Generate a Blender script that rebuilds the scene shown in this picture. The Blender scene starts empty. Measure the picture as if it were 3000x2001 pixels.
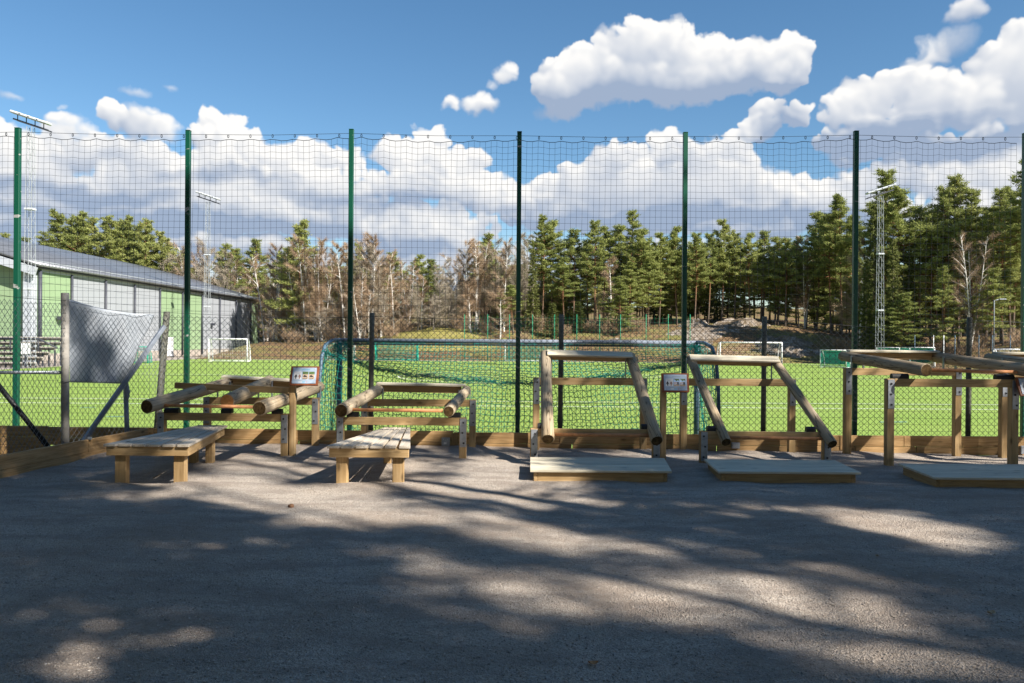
import bpy, bmesh, math, random
import numpy as np
from mathutils import Vector, Matrix
R = math.radians
rng = np.random.default_rng(7)
random.seed(7)
SC = bpy.context.scene
COL = SC.collection
# ------------------------------------------------------------------ camera, light, exposure
EYE = 1.66                      # eye height above the gravel
F, CX, YH, ROLL = 2333.0, 1500.0, 998.0, R(0.40)   # focal length etc. measured on the photograph
PITCH_Z = -0.80                 # the football pitch lies lower than the gravel terrace
cam = bpy.data.cameras.new('camera'); camo = bpy.data.objects.new('camera', cam); COL.objects.link(camo)
cam.sensor_width = 36; cam.lens = 36 * F / 3000; cam.clip_end = 3000; cam.clip_start = 0.05
cam.shift_y = -0.0008
camo.location = (0, 0, EYE)
camo.rotation_euler = (Matrix.Rotation(R(90), 3, 'X') @ Matrix.Rotation(ROLL, 3, 'Z')).to_euler()
SC.camera = camo
SUN_DIR = Vector((-1.03, 0.77, -1.0)).normalized()      # direction the light travels
SUN_EL = math.asin(-SUN_DIR.z); SUN_AZ = math.atan2(-SUN_DIR.x, -SUN_DIR.y)  # clockwise from +Y
sl = bpy.data.lights.new('sun', 'SUN'); so = bpy.data.objects.new('sun', sl); COL.objects.link(so)
sl.energy = 5.0; sl.angle = R(0.53); sl.color = (1.0, 0.93, 0.83)
so.rotation_euler = SUN_DIR.to_track_quat('-Z', 'Y').to_euler(); so.location = (20, -15, 30)
SC.view_settings.view_transform = 'Standard'; SC.view_settings.look = 'None'
SC.view_settings.gamma = 1; SC.view_settings.use_curve_mapping = False
SC.view_settings.exposure = 1.15
SKY_STRENGTH = 0.055
CLOUD_GAIN = 8.2

def cloud_image():
    """cumulus drawn in azimuth / elevation: rgb = brightness, a = cover"""
    W, H = 2304, 1024
    AZ, EL = R(45), R(40)
    g = np.random.default_rng(11)
    def vnoise(w, h, fx, fy):
        gx, gy = int(math.ceil(fx)) + 2, int(math.ceil(fy)) + 2
        a = g.random((gy, gx)).astype(np.float32)
        x = np.linspace(0, fx, w, dtype=np.float32); y = np.linspace(0, fy, h, dtype=np.float32)
        xi = x.astype(int); yi = y.astype(int); xf = x - xi; yf = y - yi
        xf = xf * xf * (3 - 2 * xf); yf = (yf * yf * (3 - 2 * yf))[:, None]
        r0 = a[yi][:, xi] * (1 - xf) + a[yi][:, xi + 1] * xf
        r1 = a[yi + 1][:, xi] * (1 - xf) + a[yi + 1][:, xi + 1] * xf
        return r0 * (1 - yf) + r1 * yf
    def fbm(f, n, billow=False, gain=0.5):
        s = np.zeros((H, W), np.float32); amp = 1; tot = 0
        for k in range(n):
            v = vnoise(W, H, f * 2 ** k * 1.0, f * 2 ** k * H / W * 1.0)
            if billow: v = 1 - np.abs(v * 2 - 1)
            s += v * amp; tot += amp; amp *= gain
        return s / tot
    n1 = fbm(14, 6); n2 = fbm(38, 5, True, .55); n3 = fbm(14, 6); n4 = fbm(60, 4); n5 = fbm(38, 5, True, .55); n6 = fbm(5, 4); n7 = fbm(60, 4)
    az = np.linspace(-AZ, AZ, W, dtype=np.float32)[None, :]
    el = np.linspace(0, EL, H, dtype=np.float32)[:, None]
    az = az + np.zeros_like(el); el = el + np.zeros_like(az)
    # blobs measured on the photograph: x, y, rx, ry (px of the 3000 px frame), softness
    B = []
    def c(x, y, rx, ry, s=1.0): B.append((x, y, rx, ry, s))
    # big detached cumulus
    for a in ((1700,210,130,75),(1850,150,120,85),(1930,120,90,60),(2010,160,130,75),(2130,190,120,60),(2240,180,105,75),(2310,165,60,55),
              (1640,260,70,70),(1780,250,170,70),(1960,240,200,65),(2150,225,150,45),(2290,225,70,45),(1610,330,50,22,.7)): c(*a)
    # right group
    for a in ((2480,330,110,65),(2560,270,90,80),(2640,240,85,60),(2720,300,160,90),(2860,300,130,90),(2900,180,80,60),(2970,170,110,90),(3060,230,160,160),(3000,320,170,90),
              (2620,370,200,45),(2250,330,60,40),(2210,370,70,35),(2180,395,80,30),(2330,350,35,40)): c(*a)
    for a in ((2700,150,80,40,.45),(2780,110,60,35,.4),(2810,30,50,35,.5),(2660,160,50,25,.35)): c(*a)
    # small wisps
    for a in ((1475,215,38,26,.6),(1445,242,22,12,.4),(1400,288,46,26,.62),(1330,295,18,16,.5),(1430,305,40,12,.45),(390,255,50,18,.35),(40,265,40,16,.35),(175,300,18,10,.3),(500,258,30,10,.2)): c(*a)
    # left band above the net top
    for a in ((20,390,80,45),(190,370,90,50,.75),(320,345,50,40,.8),(400,360,75,50,.75),(470,380,60,40,.7),(640,370,90,50),(640,400,110,40)): c(*a)
    # long left bank
    for a in ((40,470,180,90),(250,450,170,70),(430,500,180,80),(620,480,110,70),(740,450,80,60),(830,470,90,60),(930,450,90,50),(1000,460,80,45),
              (1160,450,90,55),(1275,400,50,40),(1230,470,120,60),(1340,470,90,45),(1190,540,240,55),(1350,540,150,55),(1450,580,160,55),
              (100,560,260,100),(360,570,260,80),(650,560,250,90),(900,550,220,80),(180,660,320,45,.9),(560,650,300,55,.9),(920,660,300,45,.9),(1250,650,260,60),
              (1180,690,160,50),(1300,700,120,60),(1100,740,120,40,.8),(60,720,260,60,.9),(420,730,260,60,.9),(760,740,260,50,.9),(1350,760,200,40,.8),(1700,720,300,40,.7),(2100,740,300,40,.7),(1000,610,260,60,.9),(700,620,240,60,.9)): c(*a)
    # central-right bank
    for a in ((1620,560,90,50),(1690,520,70,55),(1770,470,75,60),(1850,470,80,50),(1930,450,90,60),(2030,470,90,65),(2120,450,80,60),(2170,500,60,60),(1800,560,220,90),
              (2050,560,220,90),(2250,570,120,60),(2340,570,100,50),(2400,600,120,60),(1640,620,200,50,.9),(1900,650,300,45,.9),(2200,650,300,60,.9)): c(*a)
    # right low bank
    for a in ((2450,420,90,35,.8),(2600,440,240,50,.9),(2820,440,240,50,.95),(2990,470,160,80),(2520,560,110,60),(2620,520,100,50,.9),(2760,540,120,70),(2900,530,130,80),(3000,560,150,90),
              (2560,640,260,60),(2850,640,260,80)): c(*a)
    # beyond the frame the sky goes on in the same way
    for k in range(46):
        side = -1 if k % 2 else 1
        xx = 1500 + side * (1600 + 750 * g.random()); yy = 330 + 420 * g.random() ** .6
        c(xx, yy, 90 + 160 * g.random(), 40 + 50 * g.random(), .6 + .4 * g.random())
    for k in range(50):
        c(-900 + 4800 * g.random(), 780 + 180 * g.random(), 200 + 200 * g.random(), 30 + 30 * g.random(), .7)
    fld = np.full((H, W), -2.0, np.float32)
    alpha = np.zeros((H, W), np.float32); lit = np.zeros((H, W), np.float32); zb = np.full((H, W), -1e9, np.float32)
    sx_, sy_, sz_ = .42, .62, .66                       # sun: right, up, behind the viewer
    wx = (n1 - .5) * R(1.6) + (n2 - .5) * R(.8) + (n4 - .5) * R(.75); wy = (n3 - .5) * R(1.4) + (n5 - .5) * R(.8) + (n7 - .5) * R(.75)
    azw = az + wx; elw = el + wy
    step_a, step_e = 2 * AZ / (W - 1), EL / (H - 1)
    def splat(a0, e0, r, z0, litbase, op, asp=1.0, hard=.30):
        m = 1.25; pad = R(1.6)
        i0 = max(0, int((a0 - r * asp * m - pad + AZ) / step_a)); i1 = min(W, int((a0 + r * asp * m + pad + AZ) / step_a) + 1)
        j0 = max(0, int((e0 - r * m - pad) / step_e)); j1 = min(H, int((e0 + r * m + pad) / step_e) + 1)
        if i1 <= i0 or j1 <= j0: return
        dx = (azw[j0:j1, i0:i1] - a0) / (r * asp); dy = (elw[j0:j1, i0:i1] - e0) / r
        d2 = dx * dx + dy * dy; nz = np.sqrt(np.clip(1 - d2, 0, 1))
        al = np.clip((1.0 - np.sqrt(d2) + (n4[j0:j1, i0:i1] - .5) * .8) / hard, 0, 1) * op
        h = z0 + nz * r * 12; sub = zb[j0:j1, i0:i1]
        lam = np.clip(.30 + .70 * (dx * sx_ + dy * sy_ + nz * sz_), 0, 1)
        L_ = litbase * (.45 + .62 * lam)
        up = np.clip((h - sub) * 1.6 + .5, 0, 1) * np.clip(al * 1.2, 0, 1)
        A0 = alpha[j0:j1, i0:i1]; l0 = lit[j0:j1, i0:i1]
        wgt = np.where(A0 < .02, 1.0, np.maximum(up, al * (1 - A0)))
        lit[j0:j1, i0:i1] = l0 * (1 - wgt) + L_ * wgt
        zb[j0:j1, i0:i1] = np.maximum(sub, np.where(al > .3, h, -1e9))
        alpha[j0:j1, i0:i1] = A0 + (1 - A0) * al
    for (x, y, rx, ry, s) in sorted(B, key=lambda q: -q[1] if False else q[1]):
        u = (x - CX) / F; a0 = math.atan(u); v = (YH - y + (x - CX) * ROLL) / F; e0 = math.atan(v * math.cos(a0))
        ra = rx / F * math.cos(a0) ** 2; re = ry / F * math.cos(a0)
        op = min(1, .25 + .8 * s) if s < .75 else 1.0; hd = .15 if s > .75 else .8
        z00 = -e0 * .5
        splat(a0, e0, re, z00, .80, op, ra / re, hd + .1)
        if s < .45: continue
        n = int(16 + 26 * min(ra * re / (R(3) * R(2)), 2.0))
        for k in range(n):
            t = g.random() * 6.283; q = math.sqrt(g.random()) * .86
            px, py = q * math.cos(t), q * math.sin(t)
            if py < -.55: continue
            rr = max(R(.42), re * g.uniform(.20, .46) * (1.12 - .40 * q))
            lb = .80 + .24 * np.clip(py * .9 + .35, -.6, 1) + g.normal(0, .05)
            splat(a0 + px * ra, e0 + py * re, rr, z00 + .25 * math.sqrt(max(0, 1 - q * q)) * re * 6 + py * re * 2, lb, op * .95, g.uniform(.95, 1.4), hd + .10)
    def blur(a, k):
        c = np.cumsum(np.pad(a, ((k + 1, k), (0, 0)), 'edge'), 0); a = (c[2 * k + 1:] - c[:-2 * k - 1]) / (2 * k + 1)
        c = np.cumsum(np.pad(a, ((0, 0), (k + 1, k)), 'edge'), 1); return (c[:, 2 * k + 1:] - c[:, :-2 * k - 1]) / (2 * k + 1)
    wa = alpha + 1e-3
    s1 = blur(lit * wa, 3) / blur(wa, 3); s2 = blur(blur(lit * wa, 16), 16) / blur(blur(wa, 16), 16)
    lit = s1 * .72 + s2 * .28
    # long grey bases: thickness of cloud standing above each point
    above = np.zeros_like(alpha); cov = blur(alpha, 6)
    for k in range(1, 26):
        sy = k * 5; sh = np.zeros_like(cov); sh[:H - sy] = cov[sy:]; above += sh * (1 - k / 27)
    below = np.zeros_like(alpha)
    for k in range(1, 12):
        sy = k * 5; sh = np.ones_like(cov) * cov[:1]; sh[sy:] = cov[:H - sy]; below += sh
    base = np.clip(above / 13, 0, 1) * (1 - .65 * np.clip(below / 11, 0, 1))
    lit = lit * (1 - .50 * base) + (n1 - .5) * .22 + (n6 - .5) * .16
    wz = az + (n1 - .5) * R(5) + (n5 - .5) * R(1.5); we = el + (n3 - .5) * R(2.6) + (n2 - .5) * R(.8)
    for (x, y, rx, ry, k_) in ((250,560,260,22,.30),(560,520,150,20,.22),(720,515,130,22,.30),(1060,575,230,24,.30),(330,640,320,34,.36),(640,655,300,34,.40),(140,700,320,34,.42),(480,745,360,34,.45),(860,690,280,26,.38),(1250,600,160,20,.26),(1180,730,240,24,.3),
                           (1900,640,330,28,.32),(1700,655,180,20,.28),(2230,640,200,22,.28),(1560,600,70,20,.2),(2560,432,260,34,.46),(2830,455,240,28,.40),(2980,420,120,26,.34),(2700,370,180,18,.18),(1690,325,130,14,.34),(1900,290,220,16,.26),(2150,260,120,12,.2),(2560,640,240,22,.28),(2850,650,240,24,.3),(40,520,140,20,.2)):
        u = (x - CX) / F; a0 = math.atan(u); v = (YH - y + (x - CX) * ROLL) / F; e0 = math.atan(v * math.cos(a0))
        d = np.sqrt(((wz - a0) / (rx / F * math.cos(a0) ** 2)) ** 2 + ((we - e0) / (ry / F * math.cos(a0))) ** 2)
        lit = lit * (1 - k_ * np.clip(1.5 - d, 0, 1))
    t = np.clip((lit - .40) / .36, 0, 1.06)[..., None]
    sh_c = np.array((.36, .45, .61), np.float32); li_c = np.array((1.0, .99, .975), np.float32)
    rgb = sh_c * (1 - t) + li_c * t
    fade = np.clip((R(39) - el) / R(5), 0, 1)
    out = np.concatenate([rgb, (alpha * fade * .99)[..., None]], axis=2).astype(np.float32)
    img = bpy.data.images.new('cloud_cover', W, H, alpha=True, float_buffer=True)
    img.colorspace_settings.name = 'Non-Color'
    img.alpha_mode = 'CHANNEL_PACKED'
    img.pixels.foreach_set(out.ravel()); img.update()
    img.pack()
    return img, AZ, EL

def make_world():
    w = bpy.data.worlds.new('World'); SC.world = w; w.use_nodes = True
    nt = w.node_tree; N = nt.nodes; L = nt.links; N.clear()
    out = N.new('ShaderNodeOutputWorld'); bg = N.new('ShaderNodeBackground'); bg.inputs[1].default_value = SKY_STRENGTH
    sky = N.new('ShaderNodeTexSky'); sky.sky_type = 'NISHITA'; sky.sun_disc = False
    sky.sun_elevation = SUN_EL; sky.sun_rotation = SUN_AZ
    sky.altitude = 100; sky.air_density = 1.0; sky.dust_density = 0.1; sky.ozone_density = 2.2
    geo = N.new('ShaderNodeTexCoord'); sep = N.new('ShaderNodeSeparateXYZ'); L.new(geo.outputs['Generated'], sep.inputs[0])
    def m(op, a, b=None):
        n = N.new('ShaderNodeMath'); n.operation = op
        for i, v in enumerate((a, b)):
            if v is None: continue
            if isinstance(v, (int, float)): n.inputs[i].default_value = v
            else: L.new(v, n.inputs[i])
        return n.outputs[0]
    img, AZ, EL = cloud_image()
    az = m('ARCTAN2', sep.outputs[0], sep.outputs[1]); el = m('ARCSINE', sep.outputs[2])
    u = m('ADD', m('DIVIDE', az, 2 * AZ), .5)
    v = m('MINIMUM', m('MAXIMUM', m('DIVIDE', el, EL), 0.001), 0.999)
    cmb = N.new('ShaderNodeCombineXYZ'); L.new(u, cmb.inputs[0]); L.new(v, cmb.inputs[1])
    tex = N.new('ShaderNodeTexImage'); tex.image = img; tex.extension = 'MIRROR'; tex.interpolation = 'Cubic'
    L.new(cmb.outputs[0], tex.inputs[0])
    sc = N.new('ShaderNodeVectorMath'); sc.operation = 'SCALE'; L.new(tex.outputs[0], sc.inputs[0]); sc.inputs['Scale'].default_value = CLOUD_GAIN
    mix = N.new('ShaderNodeMix'); mix.data_type = 'RGBA'
    L.new(tex.outputs[1], mix.inputs[0]); hs = N.new('ShaderNodeHueSaturation'); hs.inputs['Saturation'].default_value = 1.19; hs.inputs['Value'].default_value = 1.15; hs.inputs['Hue'].default_value = .496; L.new(sky.outputs[0], hs.inputs['Color']); L.new(hs.outputs[0], mix.inputs[6]); L.new(sc.outputs[0], mix.inputs[7])
    L.new(mix.outputs[2], bg.inputs[0]); L.new(bg.outputs[0], out.inputs[0])
make_world()

# ------------------------------------------------------------------ measuring helpers
def ray(x, y):
    dx, dy = x - CX, y - 1000.5
    return ((dx + dy * ROLL) / F, (YH - (y - dx * ROLL)) / F)
def P(x, y, Y):                 # the point seen at photo pixel x, y that lies Y metres ahead
    u, v = ray(x, y); return Vector((u * Y, Y, EYE + v * Y))
def G(x, y, z=0.0):             # the point seen at x, y that lies on the level z
    u, v = ray(x, y); Y = (z - EYE) / v; return Vector((u * Y, Y, z))
def sstep(a, b, x):
    t = np.clip((np.asarray(x, float) - a) / (b - a), 0, 1); return t * t * (3 - 2 * t)

# ------------------------------------------------------------------ materials
MATS = {}
def nodes(name, rough=.8, spec=.3, metal=0.0):
    m = bpy.data.materials.new(name); m.use_nodes = True; nt = m.node_tree
    b = nt.nodes['Principled BSDF']; b.inputs['Roughness'].default_value = rough
    b.inputs['Specular IOR Level'].default_value = spec; b.inputs['Metallic'].default_value = metal
    return m, nt, b
def ramp(nt, fac, stops):
    r = nt.nodes.new('ShaderNodeValToRGB'); e = r.color_ramp.elements
    while len(e) < len(stops): e.new(.5)
    for k, (p, c) in enumerate(stops):
        e[k].position = p; e[k].color = (*c, 1)
    nt.links.new(fac, r.inputs[0]); return r.outputs[0]
def coords(nt, kind='Object', scale=(1, 1, 1), offs_random=False):
    tc = nt.nodes.new('ShaderNodeTexCoord'); mp = nt.nodes.new('ShaderNodeMapping'); mp.inputs['Scale'].default_value = scale
    src = tc.outputs[kind]
    if offs_random:
        oi = nt.nodes.new('ShaderNodeObjectInfo'); mu = nt.nodes.new('ShaderNodeMath'); mu.operation = 'MULTIPLY'; mu.inputs[1].default_value = 37.0
        nt.links.new(oi.outputs['Random'], mu.inputs[0])
        ad = nt.nodes.new('ShaderNodeVectorMath'); ad.operation = 'ADD'; nt.links.new(src, ad.inputs[0]); nt.links.new(mu.outputs[0], ad.inputs[1]); src = ad.outputs[0]
    nt.links.new(src, mp.inputs[0]); return mp.outputs[0]
def noise(nt, vec, scale, detail=4, rough=.55, dist=0.0):
    n = nt.nodes.new('ShaderNodeTexNoise'); n.inputs['Scale'].default_value = scale; n.inputs['Detail'].default_value = detail
    n.inputs['Roughness'].default_value = rough; n.inputs['Distortion'].default_value = dist
    if vec is not None: nt.links.new(vec, n.inputs['Vector'])
    return n.outputs['Fac']
def mixc(nt, fac, a, b, mode='MIX'):
    n = nt.nodes.new('ShaderNodeMix'); n.data_type = 'RGBA'; n.blend_type = mode
    for i, v in ((0, fac), (6, a), (7, b)):
        if isinstance(v, (int, float)): n.inputs[i].default_value = v
        elif isinstance(v, tuple): n.inputs[i].default_value = (*v, 1)
        else: nt.links.new(v, n.inputs[i])
    return n.outputs[2]
def math_(nt, op, a, b=0.0):
    n = nt.nodes.new('ShaderNodeMath'); n.operation = op
    for i, v in enumerate((a, b)):
        if isinstance(v, (int, float)): n.inputs[i].default_value = v
        else: nt.links.new(v, n.inputs[i])
    return n.outputs[0]
def bump(nt, b, h, strength=.3, dist=.01):
    n = nt.nodes.new('ShaderNodeBump'); n.inputs['Strength'].default_value = strength; n.inputs['Distance'].default_value = dist
    nt.links.new(h, n.inputs['Height']); nt.links.new(n.outputs[0], b.inputs['Normal'])
def wood(name, dark, mid, light, knots=True, vary=.28, rough=.75, grain=1.0):
    m, nt, b = nodes(name, rough, .25)
    v = coords(nt, 'Object', (1, 1, 1), True)
    st = nt.nodes.new('ShaderNodeMapping'); st.inputs['Scale'].default_value = (1.3, 22, 22); nt.links.new(v, st.inputs[0])
    st2 = nt.nodes.new('ShaderNodeMapping'); st2.inputs['Scale'].default_value = (3.5, 90, 90); nt.links.new(v, st2.inputs[0])
    n1 = noise(nt, st.outputs[0], 1.0, 5, .6, 1.2); n2 = noise(nt, st2.outputs[0], 1.0, 3, .6); n3 = noise(nt, v, 2.2, 3)
    f = math_(nt, 'ADD', math_(nt, 'MULTIPLY', n1, .62 * grain), math_(nt, 'ADD', math_(nt, 'MULTIPLY', n2, .38), (1 - grain) * .3))
    c = ramp(nt, f, [(.30, dark), (.48, mid), (.68, light)])
    if knots:
        vo = nt.nodes.new('ShaderNodeTexVoronoi'); vo.inputs['Scale'].default_value = 1.0
        k = nt.nodes.new('ShaderNodeMapping'); k.inputs['Scale'].default_value = (2.6, 6.5, 6.5); nt.links.new(v, k.inputs[0]); nt.links.new(k.outputs[0], vo.inputs['Vector'])
        kn = ramp(nt, vo.outputs['Distance'], [(.06, (1, 1, 1)), (.17, (0, 0, 0))])
        c = mixc(nt, math_(nt, 'MULTIPLY', kn, .7), c, tuple(x * .35 for x in dark))
    oi = nt.nodes.new('ShaderNodeObjectInfo')
    br = math_(nt, 'ADD', math_(nt, 'MULTIPLY', oi.outputs['Random'], vary), 1 - vary * .55)
    st = math_(nt, 'ADD', math_(nt, 'MULTIPLY', n3, .35), .82)
    hs = nt.nodes.new('ShaderNodeHueSaturation'); nt.links.new(c, hs.inputs['Color']); nt.links.new(math_(nt, 'MULTIPLY', br, st), hs.inputs['Value'])
    nt.links.new(hs.outputs[0], b.inputs['Base Color']); bump(nt, b, f, .35, .004)
    MATS[name] = m; return m
wood('new_pine', (.235, .145, .06), (.40, .265, .125), (.53, .38, .21))
wood('edging_pine', (.21, .125, .05), (.38, .235, .105), (.51, .34, .17))
wood('weathered_pine', (.30, .255, .195), (.50, .44, .355), (.63, .57, .48), True, .22)
wood('deck_pine', (.37, .325, .24), (.57, .515, .395), (.70, .64, .51), True, .18)
wood('fence_wood', (.075, .075, .062), (.15, .15, .125), (.23, .23, .195), False)
def log_mat():
    m, nt, b = nodes('round_log', .8, .2)
    v = coords(nt, 'Object', (1, 1, 1), True)
    a = nt.nodes.new('ShaderNodeMapping'); a.inputs['Scale'].default_value = (1.0, 26, 26); nt.links.new(v, a.inputs[0])
    n1 = noise(nt, a.outputs[0], 1.0, 6, .62, 2.0); n2 = noise(nt, v, 2.4, 4)
    c = ramp(nt, n1, [(.25, (.15, .11, .065)), (.46, (.33, .25, .155)), (.70, (.47, .375, .25))])
    c = mixc(nt, ramp(nt, n2, [(.35, (0, 0, 0)), (.7, (.6, .6, .6))]), c, (.38, .335, .265))
    cr = nt.nodes.new('ShaderNodeMapping'); cr.inputs['Scale'].default_value = (1.1, 13, 13); nt.links.new(v, cr.inputs[0])
    nz = noise(nt, cr.outputs[0], 1.0, 2, .5, .6)
    line = ramp(nt, math_(nt, 'ABSOLUTE', math_(nt, 'SUBTRACT', nz, .5)), [(.0, (1, 1, 1)), (.02, (0, 0, 0))])
    c = mixc(nt, math_(nt, 'MULTIPLY', line, .9), c, (.035, .025, .015))
    vo = nt.nodes.new('ShaderNodeTexVoronoi'); k = nt.nodes.new('ShaderNodeMapping'); k.inputs['Scale'].default_value = (4.2, 9, 9); nt.links.new(v, k.inputs[0]); nt.links.new(k.outputs[0], vo.inputs['Vector']); vo.inputs['Scale'].default_value = 1
    c = mixc(nt, math_(nt, 'MULTIPLY', ramp(nt, vo.outputs['Distance'], [(.07, (1, 1, 1)), (.2, (0, 0, 0))]), .6), c, (.09, .055, .025))
    nt.links.new(c, b.inputs['Base Color']); bump(nt, b, n1, .5, .006); MATS['round_log'] = m
    m, nt, b = nodes('log_end', .85, .15)
    v = coords(nt, 'Object', (1, 1, 1)); s = nt.nodes.new('ShaderNodeSeparateXYZ'); nt.links.new(v, s.inputs[0])
    rr = math_(nt, 'SQRT', math_(nt, 'ADD', math_(nt, 'POWER', s.outputs[1], 2.0), math_(nt, 'POWER', s.outputs[2], 2.0)))
    ring = math_(nt, 'SINE', math_(nt, 'ADD', math_(nt, 'MULTIPLY', rr, 620.0), math_(nt, 'MULTIPLY', noise(nt, v, 22, 3), 5.0)))
    c = ramp(nt, math_(nt, 'ADD', math_(nt, 'MULTIPLY', ring, .22), noise(nt, v, 30, 4)), [(.2, (.018, .011, .005)), (.55, (.075, .046, .018)), (.8, (.15, .095, .04))])  # dark end grain, darkened further to stand in for shade on the ends
    nt.links.new(c, b.inputs['Base Color']); MATS['log_end'] = m
    m, nt, b = nodes('fresh_log_end', .8, .2)
    c = ramp(nt, noise(nt, coords(nt, 'Object'), 28, 4), [(.3, (.42, .17, .05)), (.7, (.62, .32, .12))]); nt.links.new(c, b.inputs['Base Color']); MATS['fresh_log_end'] = m
log_mat()
def plain(name, col, rough=.6, spec=.3, metal=0.0, var=.18, scale=6.0, bumps=0.0):
    m, nt, b = nodes(name, rough, spec, metal)
    n = noise(nt, coords(nt, 'Object'), scale, 5, .6)
    c = ramp(nt, n, [(.3, tuple(x * (1 - var) for x in col)), (.7, tuple(min(1, x * (1 + var)) for x in col))])
    nt.links.new(c, b.inputs['Base Color'])
    if bumps: bump(nt, b, n, bumps, .004)
    MATS[name] = m; return m
plain('galvanised', (.33, .36, .40), .45, .5, .55, .28, 14)
plain('dull_steel', (.22, .25, .30), .5, .5, .4, .3, 5)
plain('bolt_dark', (.05, .05, .055), .5, .4, .5)
plain('rubber', (.012, .012, .013), .55, .4)
plain('rod', (.56, .255, .11), .55, .3, 0, .25, 10)
plain('rust_brown_board', (.24, .075, .032), .55, .35, 0, .35, 9)
plain('panel_blue', (.40, .50, .63), .25, .5, 0, .05, 3)
plain('print_white', (.70, .71, .72), .4, .4, 0, .05)
plain('print_grey', (.30, .35, .42), .5, .3)
plain('print_cyan', (.10, .42, .62), .5, .3)
plain('print_red', (.50, .14, .12), .5, .3)
plain('print_dark', (.03, .03, .035), .5, .3)
plain('print_flesh', (.32, .17, .13), .5, .3)
plain('print_tan', (.50, .38, .28), .5, .3, 0, .4, 40)
plain('print_leaf', (.10, .16, .06), .5, .3, 0, .7, 60)
plain('print_sky', (.40, .55, .75), .5, .3, 0, .3, 30)
plain('wire_mesh', (.045, .052, .058), .5, .4, .3)
plain('wire_mesh_galv', (.13, .145, .16), .45, .4, .4)
plain('net_black', (.010, .014, .022), .8, .2)
plain('net_green', (.012, .24, .20), .8, .2)
plain('goal_white', (.50, .53, .57), .4, .4)
plain('goal_grey', (.17, .20, .25), .4, .4); plain('net_rail', (.02, .035, .045), .6, .3); plain('mast_grey', (.30, .33, .35), .5, .4)
plain('concrete_post', (.36, .34, .31), .9, .1, 0, .4, 5)
plain('goal_bluegrey', (.075, .135, .19), .5, .4, 0, .25, 4)
plain('far_white', (.72, .73, .74), .5, .3)
plain('far_green_net', (.02, .33, .24), .8, .2)
plain('far_green_post', (.008, .20, .10), .5, .4)
plain('hall_green', (.245, .345, .20), .55, .3, 0, .05, .3)
plain('hall_grey', (.31, .33, .36), .5, .4, 0, .05, .3)
plain('hall_dark', (.045, .05, .065), .5, .4)
plain('hall_white', (.42, .45, .50), .5, .4, 0, .05, .3)
plain('plinth', (.36, .32, .28), .9, .1, 0, .2, 1)
plain('bench_grey', (.36, .33, .29), .8, .2, 0, .3, 2)
plain('white_paint', (.75, .76, .77), .6, .3)
plain('stone_brown', (.16, .09, .055), .9, .1, 0, .4, 30, .5)
plain('leaf_dry', (.45, .22, .09), .7, .2, 0, .3, 60)
plain('leaf_pale', (.50, .36, .22), .7, .2, 0, .3, 60)
plain('twig', (.26, .20, .13), .9, .1)
plain('birch_bark', (.72, .69, .64), .8, .2, 0, .35, 2.2)
plain('bare_twigs', (.37, .265, .175), .9, .1, 0, .3, .4)
plain('grey_twigs', (.36, .31, .24), .9, .1, 0, .3, .4)
plain('grey_bark', (.22, .19, .155), .9, .1, 0, .4, 3)
def greenpost():
    m, nt, b = nodes('green_post', .38, .5)
    v = coords(nt, 'Object', (6, 6, 1.6), True)
    n = noise(nt, v, 1.6, 3, .55, .4); peel = ramp(nt, n, [(.66, (0, 0, 0)), (.675, (1, 1, 1))])
    c = mixc(nt, peel, (.004, .072, .042), (.30, .31, .30)); nt.links.new(c, b.inputs['Base Color']); MATS['green_post'] = m
greenpost()
def bark():
    m, nt, b = nodes('pine_bark', .9, .1)
    v = coords(nt, 'Object'); s = nt.nodes.new('ShaderNodeSeparateXYZ'); nt.links.new(v, s.inputs[0])
    n = noise(nt, v, 3, 4); h = math_(nt, 'ADD', math_(nt, 'DIVIDE', s.outputs[2], 16.0), math_(nt, 'MULTIPLY', n, .25))
    c = ramp(nt, h, [(.30, (.15, .125, .10)), (.62, (.32, .165, .085))])
    c = mixc(nt, math_(nt, 'MULTIPLY', noise(nt, v, 9, 3), .6), c, (.07, .045, .03)); nt.links.new(c, b.inputs['Base Color']); MATS['pine_bark'] = m
bark()
def foliage(name, dark, mid, light):
    m, nt, b = nodes(name, .75, .2)
    v = coords(nt, 'Object'); n = noise(nt, v, 1.3, 4, .6)
    oi = nt.nodes.new('ShaderNodeObjectInfo')
    f = math_(nt, 'ADD', math_(nt, 'MULTIPLY', n, .8), math_(nt, 'MULTIPLY', oi.outputs['Random'], .22))
    c = ramp(nt, f, [(.28, dark), (.5, mid), (.75, light)]); nt.links.new(c, b.inputs['Base Color'])
    tr = nt.nodes.new('ShaderNodeBsdfTranslucent'); nt.links.new(c, tr.inputs[0])
    mx = nt.nodes.new('ShaderNodeMixShader'); mx.inputs[0].default_value = .34
    nt.links.new(b.outputs[0], mx.inputs[1]); nt.links.new(tr.outputs[0], mx.inputs[2]); nt.links.new(mx.outputs[0], nt.nodes['Material Output'].inputs[0])
    MATS[name] = m
foliage('pine_needles', (.15, .18, .052), (.29, .325, .10), (.43, .44, .16))
foliage('spruce_needles', (.065, .085, .022), (.13, .15, .042), (.21, .22, .07))
foliage('shade_needles', (.035, .055, .018), (.06, .085, .03), (.09, .11, .04))
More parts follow.
